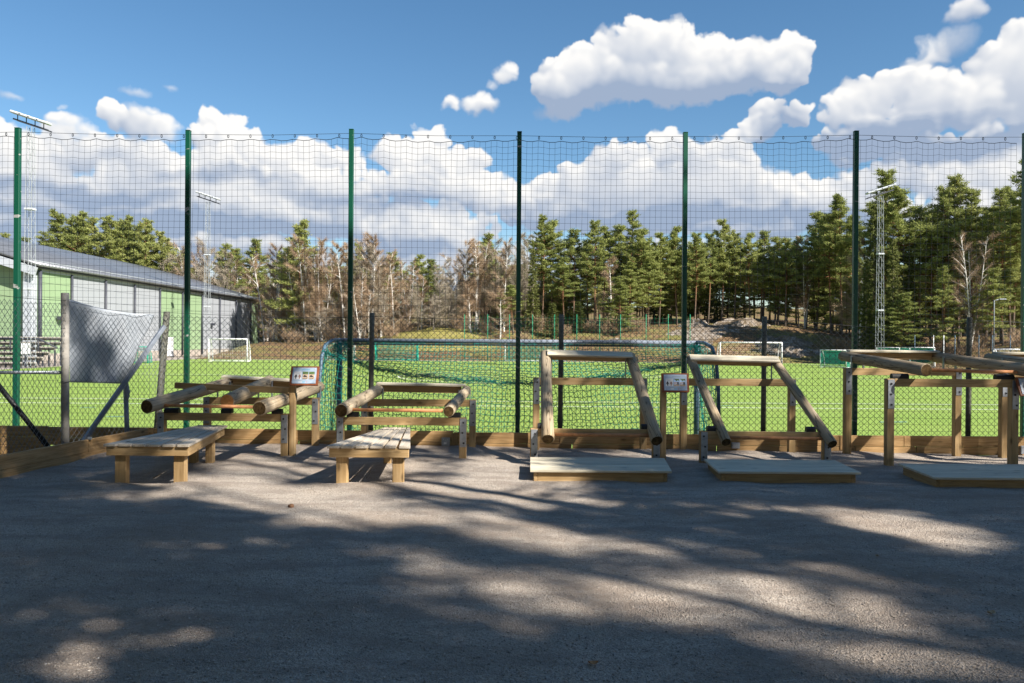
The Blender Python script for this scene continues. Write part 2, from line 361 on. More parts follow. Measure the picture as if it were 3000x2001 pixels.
def gravel_mat():
    m, nt, b = nodes('gravel', .95, .1)
    v = coords(nt, 'Object')
    n1 = noise(nt, v, 210, 3, .7); n2 = noise(nt, v, 60, 4, .65); n3 = noise(nt, v, .55, 5, .6); n4 = noise(nt, v, 7, 4, .6)
    vo = nt.nodes.new('ShaderNodeTexVoronoi'); vo.inputs['Scale'].default_value = 95; nt.links.new(v, vo.inputs['Vector'])
    n5 = noise(nt, v, 20, 5, .75); f = math_(nt, 'ADD', math_(nt, 'MULTIPLY', n1, .34), math_(nt, 'ADD', math_(nt, 'MULTIPLY', n2, .33), math_(nt, 'MULTIPLY', n5, .33)))
    c = ramp(nt, f, [(.33, (.24, .205, .172)), (.5, (.50, .435, .37)), (.67, (.75, .675, .585))])
    hs = nt.nodes.new('ShaderNodeSeparateColor'); nt.links.new(vo.outputs['Color'], hs.inputs[0])
    c = mixc(nt, .42, c, ramp(nt, hs.outputs[0], [(.1, (.22, .19, .16)), (.6, (.46, .395, .335)), (.95, (.68, .62, .55))]))
    n6 = noise(nt, coords(nt, 'Object', (.7, 2.2, 1)), 1.6, 5, .6); c = mixc(nt, ramp(nt, n6, [(.40, (.55, .55, .55)), (.56, (0, 0, 0))]), c, (.24, .205, .18)); c = mixc(nt, ramp(nt, n3, [(.42, (0, 0, 0)), (.62, (.6, .6, .6))]), c, (.34, .265, .205))
    c = mixc(nt, math_(nt, 'MULTIPLY', ramp(nt, n4, [(.5, (0, 0, 0)), (.75, (1, 1, 1))]), .35), c, (.50, .46, .42))
    nt.links.new(c, b.inputs['Base Color'])
    bump(nt, b, math_(nt, 'ADD', math_(nt, 'MULTIPLY', vo.outputs['Distance'], .8), math_(nt, 'ADD', math_(nt, 'MULTIPLY', n5, 1.5), math_(nt, 'ADD', f, math_(nt, 'MULTIPLY', n4, 1.6)))), 1.0, .015)
    MATS['gravel'] = m
    m, nt, b = nodes('pebble', .9, .15)
    oi = coords(nt, 'Object'); wn = nt.nodes.new('ShaderNodeTexNoise'); wn.inputs['Scale'].default_value = 40; nt.links.new(oi, wn.inputs['Vector'])
    c = ramp(nt, wn.outputs['Fac'], [(.3, (.17, .15, .135)), (.5, (.38, .335, .29)), (.62, (.46, .39, .33)), (.75, (.62, .58, .53))]); nt.links.new(c, b.inputs['Base Color']); MATS['pebble'] = m
gravel_mat()
def turf_mat():
    m, nt, b = nodes('turf', .9, .12)
    v = coords(nt, 'Object'); n1 = noise(nt, v, 26, 4, .7); n2 = noise(nt, v, .28, 4, .55); n3 = noise(nt, v, 3.0, 3)
    c = ramp(nt, n1, [(.3, (.15, .23, .045)), (.5, (.215, .31, .068)), (.7, (.29, .39, .10))])
    c = mixc(nt, ramp(nt, n2, [(.4, (0, 0, 0)), (.65, (.5, .5, .5))]), c, (.185, .295, .06))
    wv = nt.nodes.new('ShaderNodeTexWave'); wv.bands_direction = 'Y'; wv.inputs['Scale'].default_value = .055; wv.inputs['Distortion'].default_value = 1.2; nt.links.new(v, wv.inputs['Vector']); c = mixc(nt, math_(nt, 'MULTIPLY', wv.outputs['Fac'], .22), c, (.15, .25, .045)); c = mixc(nt, math_(nt, 'MULTIPLY', n3, .3), c, (.25, .335, .09))
    nt.links.new(c, b.inputs['Base Color']); bump(nt, b, n1, .6, .02); MATS['turf'] = m
    plain('turf_line', (.66, .70, .62), .9, .1, 0, .12, 8)
    plain('turf_line_blue', (.12, .30, .42), .9, .1); plain('turf_line_yellow', (.48, .40, .08), .9, .1)
turf_mat()
def terrain_mat():
    m, nt, b = nodes('forest_floor', .95, .08)
    v = coords(nt, 'Object'); n1 = noise(nt, v, .22, 6, .65); n2 = noise(nt, v, 2.2, 5, .7); n3 = noise(nt, v, .06, 3)
    c = ramp(nt, n2, [(.3, (.06, .04, .022)), (.5, (.16, .10, .055)), (.7, (.27, .19, .105))])
    c = mixc(nt, ramp(nt, n1, [(.46, (0, 0, 0)), (.6, (1, 1, 1))]), c, ramp(nt, n2, [(.3, (.10, .10, .03)), (.7, (.24, .21, .08))]))
    s = nt.nodes.new('ShaderNodeSeparateXYZ'); nt.links.new(v, s.inputs[0])
    # loose grey soil on the pitch's near side, darkened to stand in for shade
    near = ramp(nt, math_(nt, 'DIVIDE', s.outputs[1], 100.0), [(.14, (1, 1, 1)), (.20, (0, 0, 0))])
    c = mixc(nt, near, c, ramp(nt, n2, [(.3, (.035, .032, .03)), (.7, (.10, .092, .085))]))
    nt.links.new(c, b.inputs['Base Color']); bump(nt, b, n2, .8, .12); MATS['forest_floor'] = m
    m, nt, b = nodes('mossy_grass', .95, .08)
    v = coords(nt, 'Object'); n2 = noise(nt, v, 1.2, 6, .7)
    c = ramp(nt, n2, [(.3, (.14, .12, .04)), (.5, (.22, .20, .06)), (.68, (.33, .27, .12))]); nt.links.new(c, b.inputs['Base Color']); bump(nt, b, n2, .6, .1); MATS['mossy_grass'] = m
    m, nt, b = nodes('bedrock', .85, .2)
    v = coords(nt, 'Object'); n1 = noise(nt, v, .5, 7, .68); n2 = noise(nt, v, 2.5, 5, .65)
    c = ramp(nt, n1, [(.38, (.10, .075, .05)), (.5, (.25, .21, .175)), (.64, (.38, .34, .30))])
    c = mixc(nt, ramp(nt, n2, [(.47, (0, 0, 0)), (.58, (.9, .9, .9))]), c, (.13, .095, .055))
    nt.links.new(c, b.inputs['Base Color']); bump(nt, b, math_(nt, 'ADD', n1, n2), .8, .25); MATS['bedrock'] = m
    plain('pitch_edge', (.29, .255, .23), .95, .1, 0, .25, 1.2)
terrain_mat()
def roof_mat():
    m, nt, b = nodes('sheet_roof', .42, .5, .6)
    v = coords(nt, 'Object'); n = noise(nt, v, .35, 4)
    w = nt.nodes.new('ShaderNodeTexWave'); w.inputs['Scale'].default_value = .55; w.bands_direction = 'Y'; nt.links.new(v, w.inputs['Vector'])
    c = ramp(nt, n, [(.3, (.20, .21, .23)), (.7, (.27, .285, .31))]); nt.links.new(c, b.inputs['Base Color']); bump(nt, b, w.outputs['Fac'], .25, .05); MATS['sheet_roof'] = m
    m, nt, b = nodes('glossy_panels', .3, .6, .35)
    n = noise(nt, coords(nt, 'Object', (1, .2, 1)), .8, 4)
    c = ramp(nt, n, [(.3, (.30, .32, .34)), (.7, (.52, .54, .56))]); nt.links.new(c, b.inputs['Base Color']); MATS['glossy_panels'] = m
roof_mat()
def tarp_mat():
    m, nt, b = nodes('tarp', .38, .5)
    n = noise(nt, coords(nt, 'Object'), 5, 4); c = ramp(nt, n, [(.3, (.27, .30, .34)), (.7, (.35, .38, .42))]); nt.links.new(c, b.inputs['Base Color'])
    MATS['tarp'] = m
tarp_mat()

# ------------------------------------------------------------------ object helpers
def link(o, parent=None):
    COL.objects.link(o)
    if parent is not None: o.parent = parent
    return o
def tag(o, label=None, cat=None, group=None, kind=None):
    if label: o['label'] = label
    if cat: o['category'] = cat
    if group: o['group'] = group
    if kind: o['kind'] = kind
    return o
def thing(name, label, cat, loc=(0, 0, 0), group=None):
    o = bpy.data.objects.new(name, None); o.empty_display_size = .1; o.location = loc
    COL.objects.link(o); return tag(o, label, cat, group)
def meshobj(name, me, mats, parent=None, M=None):
    """M is a world matrix; parents are unrotated, unscaled empties (or parts placed the same way)"""
    if mats is not None:
        for mm in (mats if isinstance(mats, (list, tuple)) else [mats]): me.materials.append(MATS[mm])
    o = bpy.data.objects.new(name, me); COL.objects.link(o)
    place(o, parent, M); return o
def world_of(o):
    M = Matrix.LocRotScale(o.location, o.rotation_euler, o.scale)
    return (world_of(o.parent) @ M) if o.parent else M
def place(o, parent, M=None):
    M = M or Matrix.Identity(4)
    if parent is not None:
        o.parent = parent; M = world_of(parent).inverted() @ M
    loc, rot, sc = M.decompose(); o.location = loc; o.rotation_euler = rot.to_euler(); o.scale = sc
def np_mesh(name, V, Fc, smooth=False, mi=None):
    V = np.asarray(V, np.float32); Fc = np.asarray(Fc, np.int32); me = bpy.data.meshes.new(name)
    n, k = Fc.shape
    me.vertices.add(len(V)); me.vertices.foreach_set('co', V.ravel())
    me.loops.add(n * k); me.loops.foreach_set('vertex_index', Fc.ravel())
    me.polygons.add(n); me.polygons.foreach_set('loop_start', np.arange(0, n * k, k, dtype=np.int32))
    me.polygons.foreach_set('loop_total', np.full(n, k, np.int32))
    if mi is not None: me.polygons.foreach_set('material_index', np.asarray(mi, np.int32))
    me.update(calc_edges=True); me.validate()
    if smooth: me.shade_smooth()
    return me
_boxes = {}
def box_mesh(sx, sy, sz, b=.004):
    key = (round(sx, 3), round(sy, 3), round(sz, 3), b)
    bm = bmesh.new(); bmesh.ops.create_cube(bm, size=1)
    bmesh.ops.scale(bm, vec=(sx, sy, sz), verts=bm.verts)
    if b: bmesh.ops.bevel(bm, geom=list(bm.edges), offset=min(b, min(sx, sy, sz) * .3), segments=1, affect='EDGES')
    me = bpy.data.meshes.new('box'); bm.to_mesh(me); bm.free(); return me
def frame(p0, p1, up=(0, 0, 1)):
    p0, p1 = Vector(p0), Vector(p1); x = (p1 - p0); L = x.length; x.normalize()
    z = Vector(up); z = (z - x * z.dot(x)).normalized(); y = z.cross(x)
    return Matrix.Translation((p0 + p1) / 2) @ Matrix((x, y, z)).transposed().to_4x4(), L
def bar(name, p0, p1, w, h, mat, parent=None, up=(0, 0, 1), b=.004):
    M, L = frame(p0, p1, up); return meshobj(name, box_mesh(L, w, h, b), mat, parent, M)
def post(name, x, y, z0, z1, w, d, mat, parent=None, rot=0.0, b=.005):   # grain along the post: local X is vertical
    M = Matrix.Translation((x, y, (z0 + z1) / 2)) @ Matrix.Rotation(rot, 4, 'Z') @ Matrix.Rotation(R(-90), 4, 'Y')
    return meshobj(name, box_mesh(z1 - z0, d, w, b), mat, parent, M)
def tube_data(segs, r0, r1=None, sides=3):
    S = np.asarray(segs, np.float64).reshape(-1, 2, 3); n = len(S)
    r0 = np.broadcast_to(np.asarray(r0, float), (n,)); r1 = r0 if r1 is None else np.broadcast_to(np.asarray(r1, float), (n,))
    d = S[:, 1] - S[:, 0]; d /= np.maximum(np.linalg.norm(d, axis=1, keepdims=True), 1e-9)
    ref = np.where(np.abs(d[:, 2:3]) > .9, np.array([[1., 0, 0]]), np.array([[0, 0, 1.]]))
    a = np.cross(d, ref); a /= np.linalg.norm(a, axis=1, keepdims=True); b = np.cross(d, a)
    V = np.zeros((n, 2, sides, 3))
    for k in range(sides):
        t = 2 * math.pi * k / sides; off = a * math.cos(t) + b * math.sin(t)
        V[:, 0, k] = S[:, 0] + off * r0[:, None]; V[:, 1, k] = S[:, 1] + off * r1[:, None]
    base = (np.arange(n) * 2 * sides)[:, None]; Fc = []
    for k in range(sides):
        k2 = (k + 1) % sides; Fc.append(base + np.array([[k, k2, sides + k2, sides + k]]))
    return V.reshape(-1, 3), np.concatenate(Fc)
def tubes(name, segs, r, mat, parent=None, M=None, sides=3, smooth=True, loc=None):
    S = np.asarray(segs, float).reshape(-1, 2, 3)
    if M is None and loc is not None: S = S - np.asarray(loc); M = Matrix.Translation(loc)
    V, Fc = tube_data(S, r, None, sides); return meshobj(name, np_mesh(name, V, Fc, smooth), mat, parent, M)
def pipe_mesh(pts, r, sides=10, caps=True):
    pts = [Vector(p) for p in pts]; n = len(pts); rs = r if isinstance(r, (list, tuple)) else [r] * n
    bm = bmesh.new(); rings = []; prev = None
    for i, p in enumerate(pts):
        d = (pts[min(i + 1, n - 1)] - pts[max(i - 1, 0)]).normalized()
        if prev is None:
            ref = Vector((0, 0, 1)) if abs(d.z) < .9 else Vector((1, 0, 0)); a = d.cross(ref).normalized()
        else: a = (prev - d * prev.dot(d)).normalized()
        prev = a; b = d.cross(a)
        rings.append([bm.verts.new(p + (a * math.cos(2 * math.pi * k / sides) + b * math.sin(2 * math.pi * k / sides)) * rs[i]) for k in range(sides)])
    for i in range(n - 1):
        for k in range(sides):
            f = bm.faces.new((rings[i][k], rings[i][(k + 1) % sides], rings[i + 1][(k + 1) % sides], rings[i + 1][k])); f.smooth = True
    if caps: bm.faces.new(rings[0][::-1]); bm.faces.new(rings[-1])
    bmesh.ops.recalc_face_normals(bm, faces=bm.faces)
    me = bpy.data.meshes.new('pipe'); bm.to_mesh(me); bm.free(); return me
def pipe(name, pts, r, mat, parent=None, sides=10):
    c = Vector(pts[0]); return meshobj(name, pipe_mesh([Vector(p) - c for p in pts], r, sides), mat, parent, Matrix.Translation(c))
def log_mesh(L, r0, r1, seed, endmat=1):
    g = np.random.default_rng(seed); bm = bmesh.new(); NS, NR = 28, 9; rings = []
    ph = g.random(4) * 6.28
    for i in range(NR):
        t = i / (NR - 1); x = (t - .5) * L; rings.append([])
        for k in range(NS):
            a = 2 * math.pi * k / NS
            r = (r0 * (1 - t) + r1 * t) * (1 + .018 * math.sin(2 * a + ph[0]) + .012 * math.sin(3 * a + ph[1] + t * 3) + .012 * math.sin(t * 9 + ph[2]))
            rings[-1].append(bm.verts.new((x, r * math.cos(a), r * math.sin(a))))
    def inner(i, sx, f): return [bm.verts.new((v.co.x + sx, v.co.y * f, v.co.z * f)) for v in rings[i]]
    def strip(A, B_, mi):
        for k in range(NS):
            f = bm.faces.new((A[k], A[(k + 1) % NS], B_[(k + 1) % NS], B_[k])); f.smooth = True; f.material_index = mi
    for i in range(NR - 1): strip(rings[i], rings[i + 1], 0)
    e0, e1 = inner(0, -.012, .9), inner(NR - 1, .012, .9)
    strip(e0, rings[0], 0); strip(rings[-1], e1, 0)
    f = bm.faces.new(e0[::-1]); f.material_index = 1; f = bm.faces.new(e1); f.material_index = 1
    bmesh.ops.recalc_face_normals(bm, faces=bm.faces)
    me = bpy.data.meshes.new('log'); bm.to_mesh(me); bm.free(); return me
def prism(name, poly, z0, z1, mat, parent=None, b=.004, axis_len=True):
    """upright prism over a polygon (world xy)"""
    c = Vector((sum(p[0] for p in poly) / len(poly), sum(p[1] for p in poly) / len(poly), (z0 + z1) / 2))
    bm = bmesh.new(); lo = [bm.verts.new((p[1] - c.y, -(p[0] - c.x), z0 - c.z)) for p in poly]; hi = [bm.verts.new((p[1] - c.y, -(p[0] - c.x), z1 - c.z)) for p in poly]
    n = len(poly); bm.faces.new(lo[::-1]); bm.faces.new(hi)
    for k in range(n): bm.faces.new((lo[k], lo[(k + 1) % n], hi[(k + 1) % n], hi[k]))
    bmesh.ops.recalc_face_normals(bm, faces=bm.faces)
    if b: bmesh.ops.bevel(bm, geom=list(bm.edges), offset=b, segments=1, affect='EDGES')
    me = bpy.data.meshes.new(name); bm.to_mesh(me); bm.free()
    return meshobj(name, me, mat, parent, Matrix.Translation(c) @ Matrix.Rotation(R(90), 4, 'Z'))   # local X runs along Y
def grid_mesh(name, X, Y, Z, mat, kind=None, smooth=True, parent=None):
    ny, nx = X.shape; V = np.stack([X, Y, Z], -1).reshape(-1, 3)
    i = np.arange(ny * nx).reshape(ny, nx); Fc = np.stack([i[:-1, :-1], i[:-1, 1:], i[1:, 1:], i[1:, :-1]], -1).reshape(-1, 4)
    o = meshobj(name, np_mesh(name, V, Fc, smooth), mat, parent)
    if kind: o['kind'] = kind
    return o

# ------------------------------------------------------------------ ground
BOARD_Y = 12.37
def left_edge(Y): return -5.62 - .131 * (12.4 - np.asarray(Y, float))
_h = rng.random((8, 4)) * 6.28
MOUNDS = []
for (x, y) in ((352, 1419), (526, 1421), (605, 1364), (480, 1360), (998, 1419), (1170, 1421), (1140, 1364), (835, 1342), (857, 1345), (924, 1304), (1356, 1352), (1384, 1311), (1884, 1318), (2001, 1318), (2318, 1327), (2480, 1329), (2603, 1366), (2802, 1332), (2060, 1362), (1943, 1352)):
    q = G(x, y); MOUNDS.append((q.x + .05, q.y - .05, .15, .020)); MOUNDS.append((q.x - .08, q.y + .02, .12, .015))
for (x, y, r_, h_) in ((1085, 1393, .32, -.07), (450, 1395, .30, -.05), (1200, 1428, .25, .03), (1060, 1425, .3, .03), (560, 1425, .3, .03)):
    q = G(x, y); MOUNDS.append((q.x, q.y, r_, h_))
def gz(X, Y):
    X = np.asarray(X, float); Y = np.asarray(Y, float)
    z = -.008 * X * sstep(10.4, 12.3, Y)
    for k in range(8):
        f = .9 + 1.15 * k; z = z + .008 / (1 + .28 * k) * np.sin(X * f * math.cos(_h[k, 2]) + Y * f * 1.4 * math.sin(_h[k, 2]) + _h[k, 0])
    z = z * sstep(-2, 4, Y)
    for (mx, my, r_, h_) in MOUNDS: z = z + h_ * np.exp(-((X - mx) ** 2 + (Y - my) ** 2) / (r_ * r_))
    return z
def axis(parts): return np.unique(np.concatenate([np.arange(a, b, s) for a, b, s in parts]))
dx = axis([(0, 17, .075), (17, 30, .5), (30, 71, 4)]); yy = axis([(-60, 0, 4), (0, 3.2, .4), (3.2, 12.36, .06), (12.36, 12.37, .01)])
YY = yy[:, None] + 0 * dx[None, :]; XX = left_edge(yy)[:, None] + dx[None, :]
grid_mesh('ground', XX, YY, gz(XX, YY), 'gravel', 'structure')
def Tz(X, Y):
    X = np.asarray(X, float); Y = np.asarray(Y, float); u = X / np.maximum(Y, 1)
    h = np.interp(u, [-.8, -.5, -.36, -.17, -.1, 0, .12, .2, .28, .35, .42, .64, 1], [5, 4, 1.6, 2.6, 4.2, 4.2, 4.4, 4.8, 5.2, 4.8, 3.4, 3.4, 3.4])
    z = PITCH_Z - .06 + sstep(96, 116, np.hypot(X * .55, Y) + np.maximum(np.abs(X) - 38, 0) * .5) * h * (Y > 50) + np.clip(Y - 116, 0, 180) * .06
    hall = (X < -38) & (Y < 150); z = np.where(hall, PITCH_Z - .06 + sstep(-75, -105, X) * 4, z)
    right = sstep(42, 60, X) * 3.0 * (Y > 20); z = np.where(X > 40, np.maximum(z, PITCH_Z - .06 + right), z)
    nb = sstep(14.3, 12.8, Y); z = z * (1 - nb) + nb * (-.55 + 0 * X)
    z = z - ((Y < 12.3) & (X > -5.6)) * .6
    return z + (.05 * np.sin(X * .7 + Y * .4) + .04 * np.sin(X * 1.9 - Y)) * sstep(99, 103, Y)
tx = axis([(-900, -120, 60), (-120, -60, 4), (-60, 60, 1.5), (60, 120, 4), (120, 960, 60)]); ty = axis([(-900, -60, 60), (-60, 8, 8), (8, 16, .5), (16, 92, 4), (92, 135, 1.2), (135, 220, 6), (220, 1000, 60)])
TX, TY = np.meshgrid(tx, ty); grid_mesh('terrain', TX, TY, Tz(TX, TY), 'forest_floor', 'structure')
# pitch
px = np.linspace(-38.5, 38.5, 40); py = np.linspace(14.6, 94.5, 40); PX, PY = np.meshgrid(px, py)
pitch = grid_mesh('pitch', PX, PY, PX * 0 + PITCH_Z, 'turf', 'structure')
grid_mesh('path', *np.meshgrid(np.linspace(-38.6, 40, 20), np.linspace(94.45, 99.0, 6)), PITCH_Z - .012 + 0 * np.meshgrid(np.linspace(-38.6, 40, 20), np.linspace(94.45, 99.0, 6))[0], 'pitch_edge', 'structure')
grid_mesh('path', *np.meshgrid(np.linspace(-44.3, -38.45, 8), np.linspace(14, 150, 30)), PITCH_Z - .016 + 0 * np.meshgrid(np.linspace(-44.3, -38.45, 8), np.linspace(14, 150, 30))[0], 'pitch_edge', 'structure')
def line(p0, p1, w=.12, mat='turf_line', z=.004):
    p0, p1 = Vector((*p0, PITCH_Z + z)), Vector((*p1, PITCH_Z + z)); M, L = frame(p0, p1)
    V = [(-L / 2, -w / 2, 0), (L / 2, -w / 2, 0), (L / 2, w / 2, 0), (-L / 2, w / 2, 0)]
    meshobj('line', np_mesh('line', V, [(0, 1, 2, 3)]), mat, pitch, M)
def arc(c, r, a0, a1, w=.12, n=64, z=.004, mat='turf_line'):
    t = np.linspace(a0, a1, n + 1); a = np.stack([c[0] + (r - w / 2) * np.cos(t), c[1] + (r - w / 2) * np.sin(t), 0 * t + PITCH_Z + z], 1); b = np.stack([c[0] + (r + w / 2) * np.cos(t), c[1] + (r + w / 2) * np.sin(t), 0 * t + PITCH_Z + z], 1)
    i = np.arange(n); meshobj('line', np_mesh('line', np.concatenate([a, b]), np.stack([i, i + 1, n + 1 + i + 1, n + 1 + i], 1)), mat, pitch)
GX = 0.13
line((-34, 16.3), (34, 16.3)); line((-34, 92), (34, 92)); line((-34, 16.24), (-34, 92)); line((34, 16.24), (34, 92)); line((-34, 54.4), (34, 54.4), .12, 'turf_line', .008)
line((-34, 32.2), (34, 32.2), .12, 'turf_line', .008)
line((GX - 20.15, 16.4), (GX - 20.15, 30.0)); line((GX + 20.15, 16.4), (GX + 20.15, 30.0)); line((-38, 29.9), (38, 29.9))
arc((1.5, 54.4), 9.15, 0, 2 * math.pi, .12, 80, .012)
line((-20, 75.5), (20, 75.5))
for (x, y, w_, m) in ((2620, 1238, .9, 'turf_line_blue'), (2130, 1190, .5, 'turf_line_blue'), (250, 1142, .35, 'turf_line_yellow'), (110, 1253, .5, 'turf_line_yellow'), (340, 1222, .6, 'turf_line_blue'), (255, 1195, .5, 'turf_line_blue'), (560, 1107, .5, 'turf_line_yellow')):
    p = G(x, y, PITCH_Z); line((p.x - w_ / 2, p.y), (p.x + w_ / 2, p.y + .1), .1, m, .016)

# ------------------------------------------------------------------ timber edging boards
eb = thing('timber_edging', 'long low edging of stacked pine boards along the back of the gravel', 'edging', (0, BOARD_Y, 0))
xs = [-8.9, -7.2, -5.56, -3.5, -.9, .75, 3.0, 5.15, 6.1, 8.3, 10.6]
for k in range(len(xs) - 1):
    ztop = .262 - .007 * (k + 0) + .004 * (k % 2)
    z1 = .262 - .0065 * (xs[k] + 5.6) if xs[k] < -.5 else .225
    z1 = max(.212, z1)
    x0, x1 = xs[k] + .003, xs[k + 1] - .003
    bar('board', (x0, BOARD_Y + .022, z1 - .085), (x1, BOARD_Y + .022, z1 - .085), .045, .165, 'edging_pine', eb)
    bar('board', (x0 + .2, BOARD_Y + .024, z1 - .233), (x1 + .19, BOARD_Y + .024, z1 - .233), .045, .12, 'edging_pine', eb)
    if xs[k] < -5.6:
        bar('board', (x0, BOARD_Y + .02, z1 - .37), (x1, BOARD_Y + .02, z1 - .37), .045, .145, 'edging_pine', eb)
        bar('board', (x0 + .1, BOARD_Y + .023, z1 - .52), (x1 + .09, BOARD_Y + .023, z1 - .52), .045, .145, 'edging_pine', eb)
for x in (-3.46, 5.1, -.93): bar('batten', (x + .05, BOARD_Y - .004, .215), (x + .05, BOARD_Y - .004, .0), .012, .09, 'edging_pine', eb, (1, 0, 0))
e2 = thing('timber_edging', 'low pine board edging running towards the viewer along the left side', 'edging', (-5.7, 11, 0))
for (ya, yb) in ((12.36, 10.95), (10.944, 9.0), (8.994, 6.6), (6.594, 4.2)):
    xa, xb = float(left_edge(ya)) - .02, float(left_edge(yb)) - .02
    bar('board', (xa, ya, .262 - .085), (xb, yb, .262 - .085), .045, .172, 'edging_pine', e2)
for (ya, yb) in ((12.36, 11.6), (11.594, 9.35), (9.344, 7.4), (7.394, 4.2)):
    xa, xb = float(left_edge(ya)) - .023, float(left_edge(yb)) - .023
    bar('board', (xa, ya, .04), (xb, yb, .04), .045, .098, 'edging_pine', e2)
ye = 10.95; meshobj('joint_bracket', box_mesh(.06, .03, .035), 'galvanised', e2, Matrix.Translation((float(left_edge(ye)) + .01, ye, .278)))

# ------------------------------------------------------------------ chain-link fences
def chain_segs(L, H, c=.097, sag=None):
    nx, nz = int(L / (c / 2)), int(H / (c / 2)); S = []
    i = np.arange(nx)[:, None] + 0 * np.arange(nz)[None, :]; j = 0 * i + np.arange(nz)[None, :]
    par = (i + j) % 2
    h = c / 2
    a = np.stack([i * h, j * h + par * h], -1).reshape(-1, 2); b = np.stack([(i + 1) * h, j * h + (1 - par) * h], -1).reshape(-1, 2)
    return a, b
cf = thing('chain_link_fence', 'chain-link fence on grey wooden posts behind the exercise frames', 'fence', (0, 12.72, 0))
FY = 12.72; FX0, FX1 = -5.55, 9.4
a, b = chain_segs(FX1 - FX0, 2.02)
def warp(p, seed=0):
    x = FX0 + p[:, 0]; zt = np.interp(x, [-5.5, -3.5, -2.2, -.7, .8, 2.4, 4.05, 5.7, 7.3, 9.4], [2.07, 1.99, 2.03, 1.99, 2.04, 1.95, 2.04, 1.91, 2.04, 1.95])
    z = p[:, 1] / 2.02 * (zt - .0) + .0
    return np.stack([x + .006 * np.sin(z * 5 + x * 2), FY - .055 + .015 * np.sin(x * 1.7) * np.sin(z * 2), z], 1)
A, Bq = warp(a), warp(b); tubes('wire_mesh', np.stack([A, Bq], 1), .0033, 'wire_mesh', cf, loc=(0, FY, 0))
topx = np.arange(FX0, FX1, .06); tp = warp(np.stack([topx - FX0, 0 * topx + 2.02], 1)); tubes('top_wire', np.stack([tp[:-1], tp[1:]], 1), .003, 'wire_mesh', cf, loc=(0, FY, 0), sides=4)
for (x, yt) in ((1090, 916), (1645, 921), (2240, 927), (2840, 929)):
    p = P(x, yt, FY); pipe('post', [(p.x, FY, -.2), (p.x, FY, p.z), (p.x, FY, p.z + .005)], [.038, .038, .033], 'fence_wood' if x > 1200 else 'far_dark_post', cf) if False else pipe('post', [(p.x - .012, FY, -.2), (p.x, FY, p.z - .006), (p.x, FY, p.z)], [.040, .040, .034], 'fence_wood', cf)
lf = thing('chain_link_fence', 'side run of chain-link fence with a tarpaulin, leaving the corner post at left', 'fence', (-5.8, 11.5, 0))
c0 = Vector((-5.52, 12.72, 0)); c1 = P(189, 1290, 10.95); c1.z = 0
c2 = c1 + (c1 - c0).normalized() * 2.4; c2.x = c1.x - .28; 
def left_run(pa, pb, za, zb):
    L = (pb - pa).length; a, b = chain_segs(L, 2.1, .088)
    def w(p):
        t = p[:, 0:1] / L; xy = np.array([[pa.x, pa.y]]) * (1 - t) + np.array([[pb.x, pb.y]]) * t
        zt = za * (1 - t[:, 0]) + zb * t[:, 0] - .06 * np.sin(t[:, 0] * math.pi)
        return np.stack([xy[:, 0] + .012 * np.sin(p[:, 1] * 4 + p[:, 0] * 2), xy[:, 1], -.35 + p[:, 1] / 2.1 * (zt + .35)], 1)
    S = np.stack([w(a), w(b)], 1); tubes('wire_mesh', S, .0032, 'wire_mesh_galv', lf, loc=(-5.8, 11.5, 0))
    t = np.linspace(0, L, 40); tp = w(np.stack([t, 0 * t + 2.1], 1)); tubes('top_wire', np.stack([tp[:-1], tp[1:]], 1), .0032, 'wire_mesh', lf, loc=(-5.8, 11.5, 0), sides=4)
left_run(c0, c1, 2.07, 2.17); left_run(c1, c2, 2.17, 2.30)
pt = P(489, 913, 12.72); pb_ = P(455, 1255, 12.72)
pipe('corner_post', [(pb_.x - .03, 12.72, -.6), tuple(pt - Vector((0, 0, .01))), tuple(pt)], [.055, .05, .044], 'fence_wood', lf, 12)
pt = P(191, 858, 10.98); pipe('post', [(c1.x, c1.y + .03, -.7), (pt.x, c1.y + .03, pt.z - .012), (pt.x, c1.y + .03, pt.z)], [.052, .052, .047], 'concrete_post', lf, 14)
pipe('post', [(P(368, 1265, 12.2).x, 12.3, -.5), tuple(P(368, 1128, 12.2))], .036, 'dull_steel', lf)
bar('brace', tuple(P(482, 955, 12.62)), tuple(P(244, 1292, 11.5)), .06, .06, 'dull_steel', lf)
pipe('rail', [tuple(P(-220, 1091, 11.0)), tuple(P(186, 1091, 11.0))], .024, 'galvanised', lf)
pipe('strut', [tuple(P(-40, 1085, 11.3)), tuple(P(150, 1320, 11.6))], .036, 'rubber', lf)
for (x, y) in ((191, 1117), (187, 1120)): pipe('tie_wire', [tuple(P(x - 14, y, 10.9)), tuple(P(x, y + 3, 10.9)), tuple(P(x + 14, y + 1, 10.9))], .004, 'wire_mesh', lf, 5)
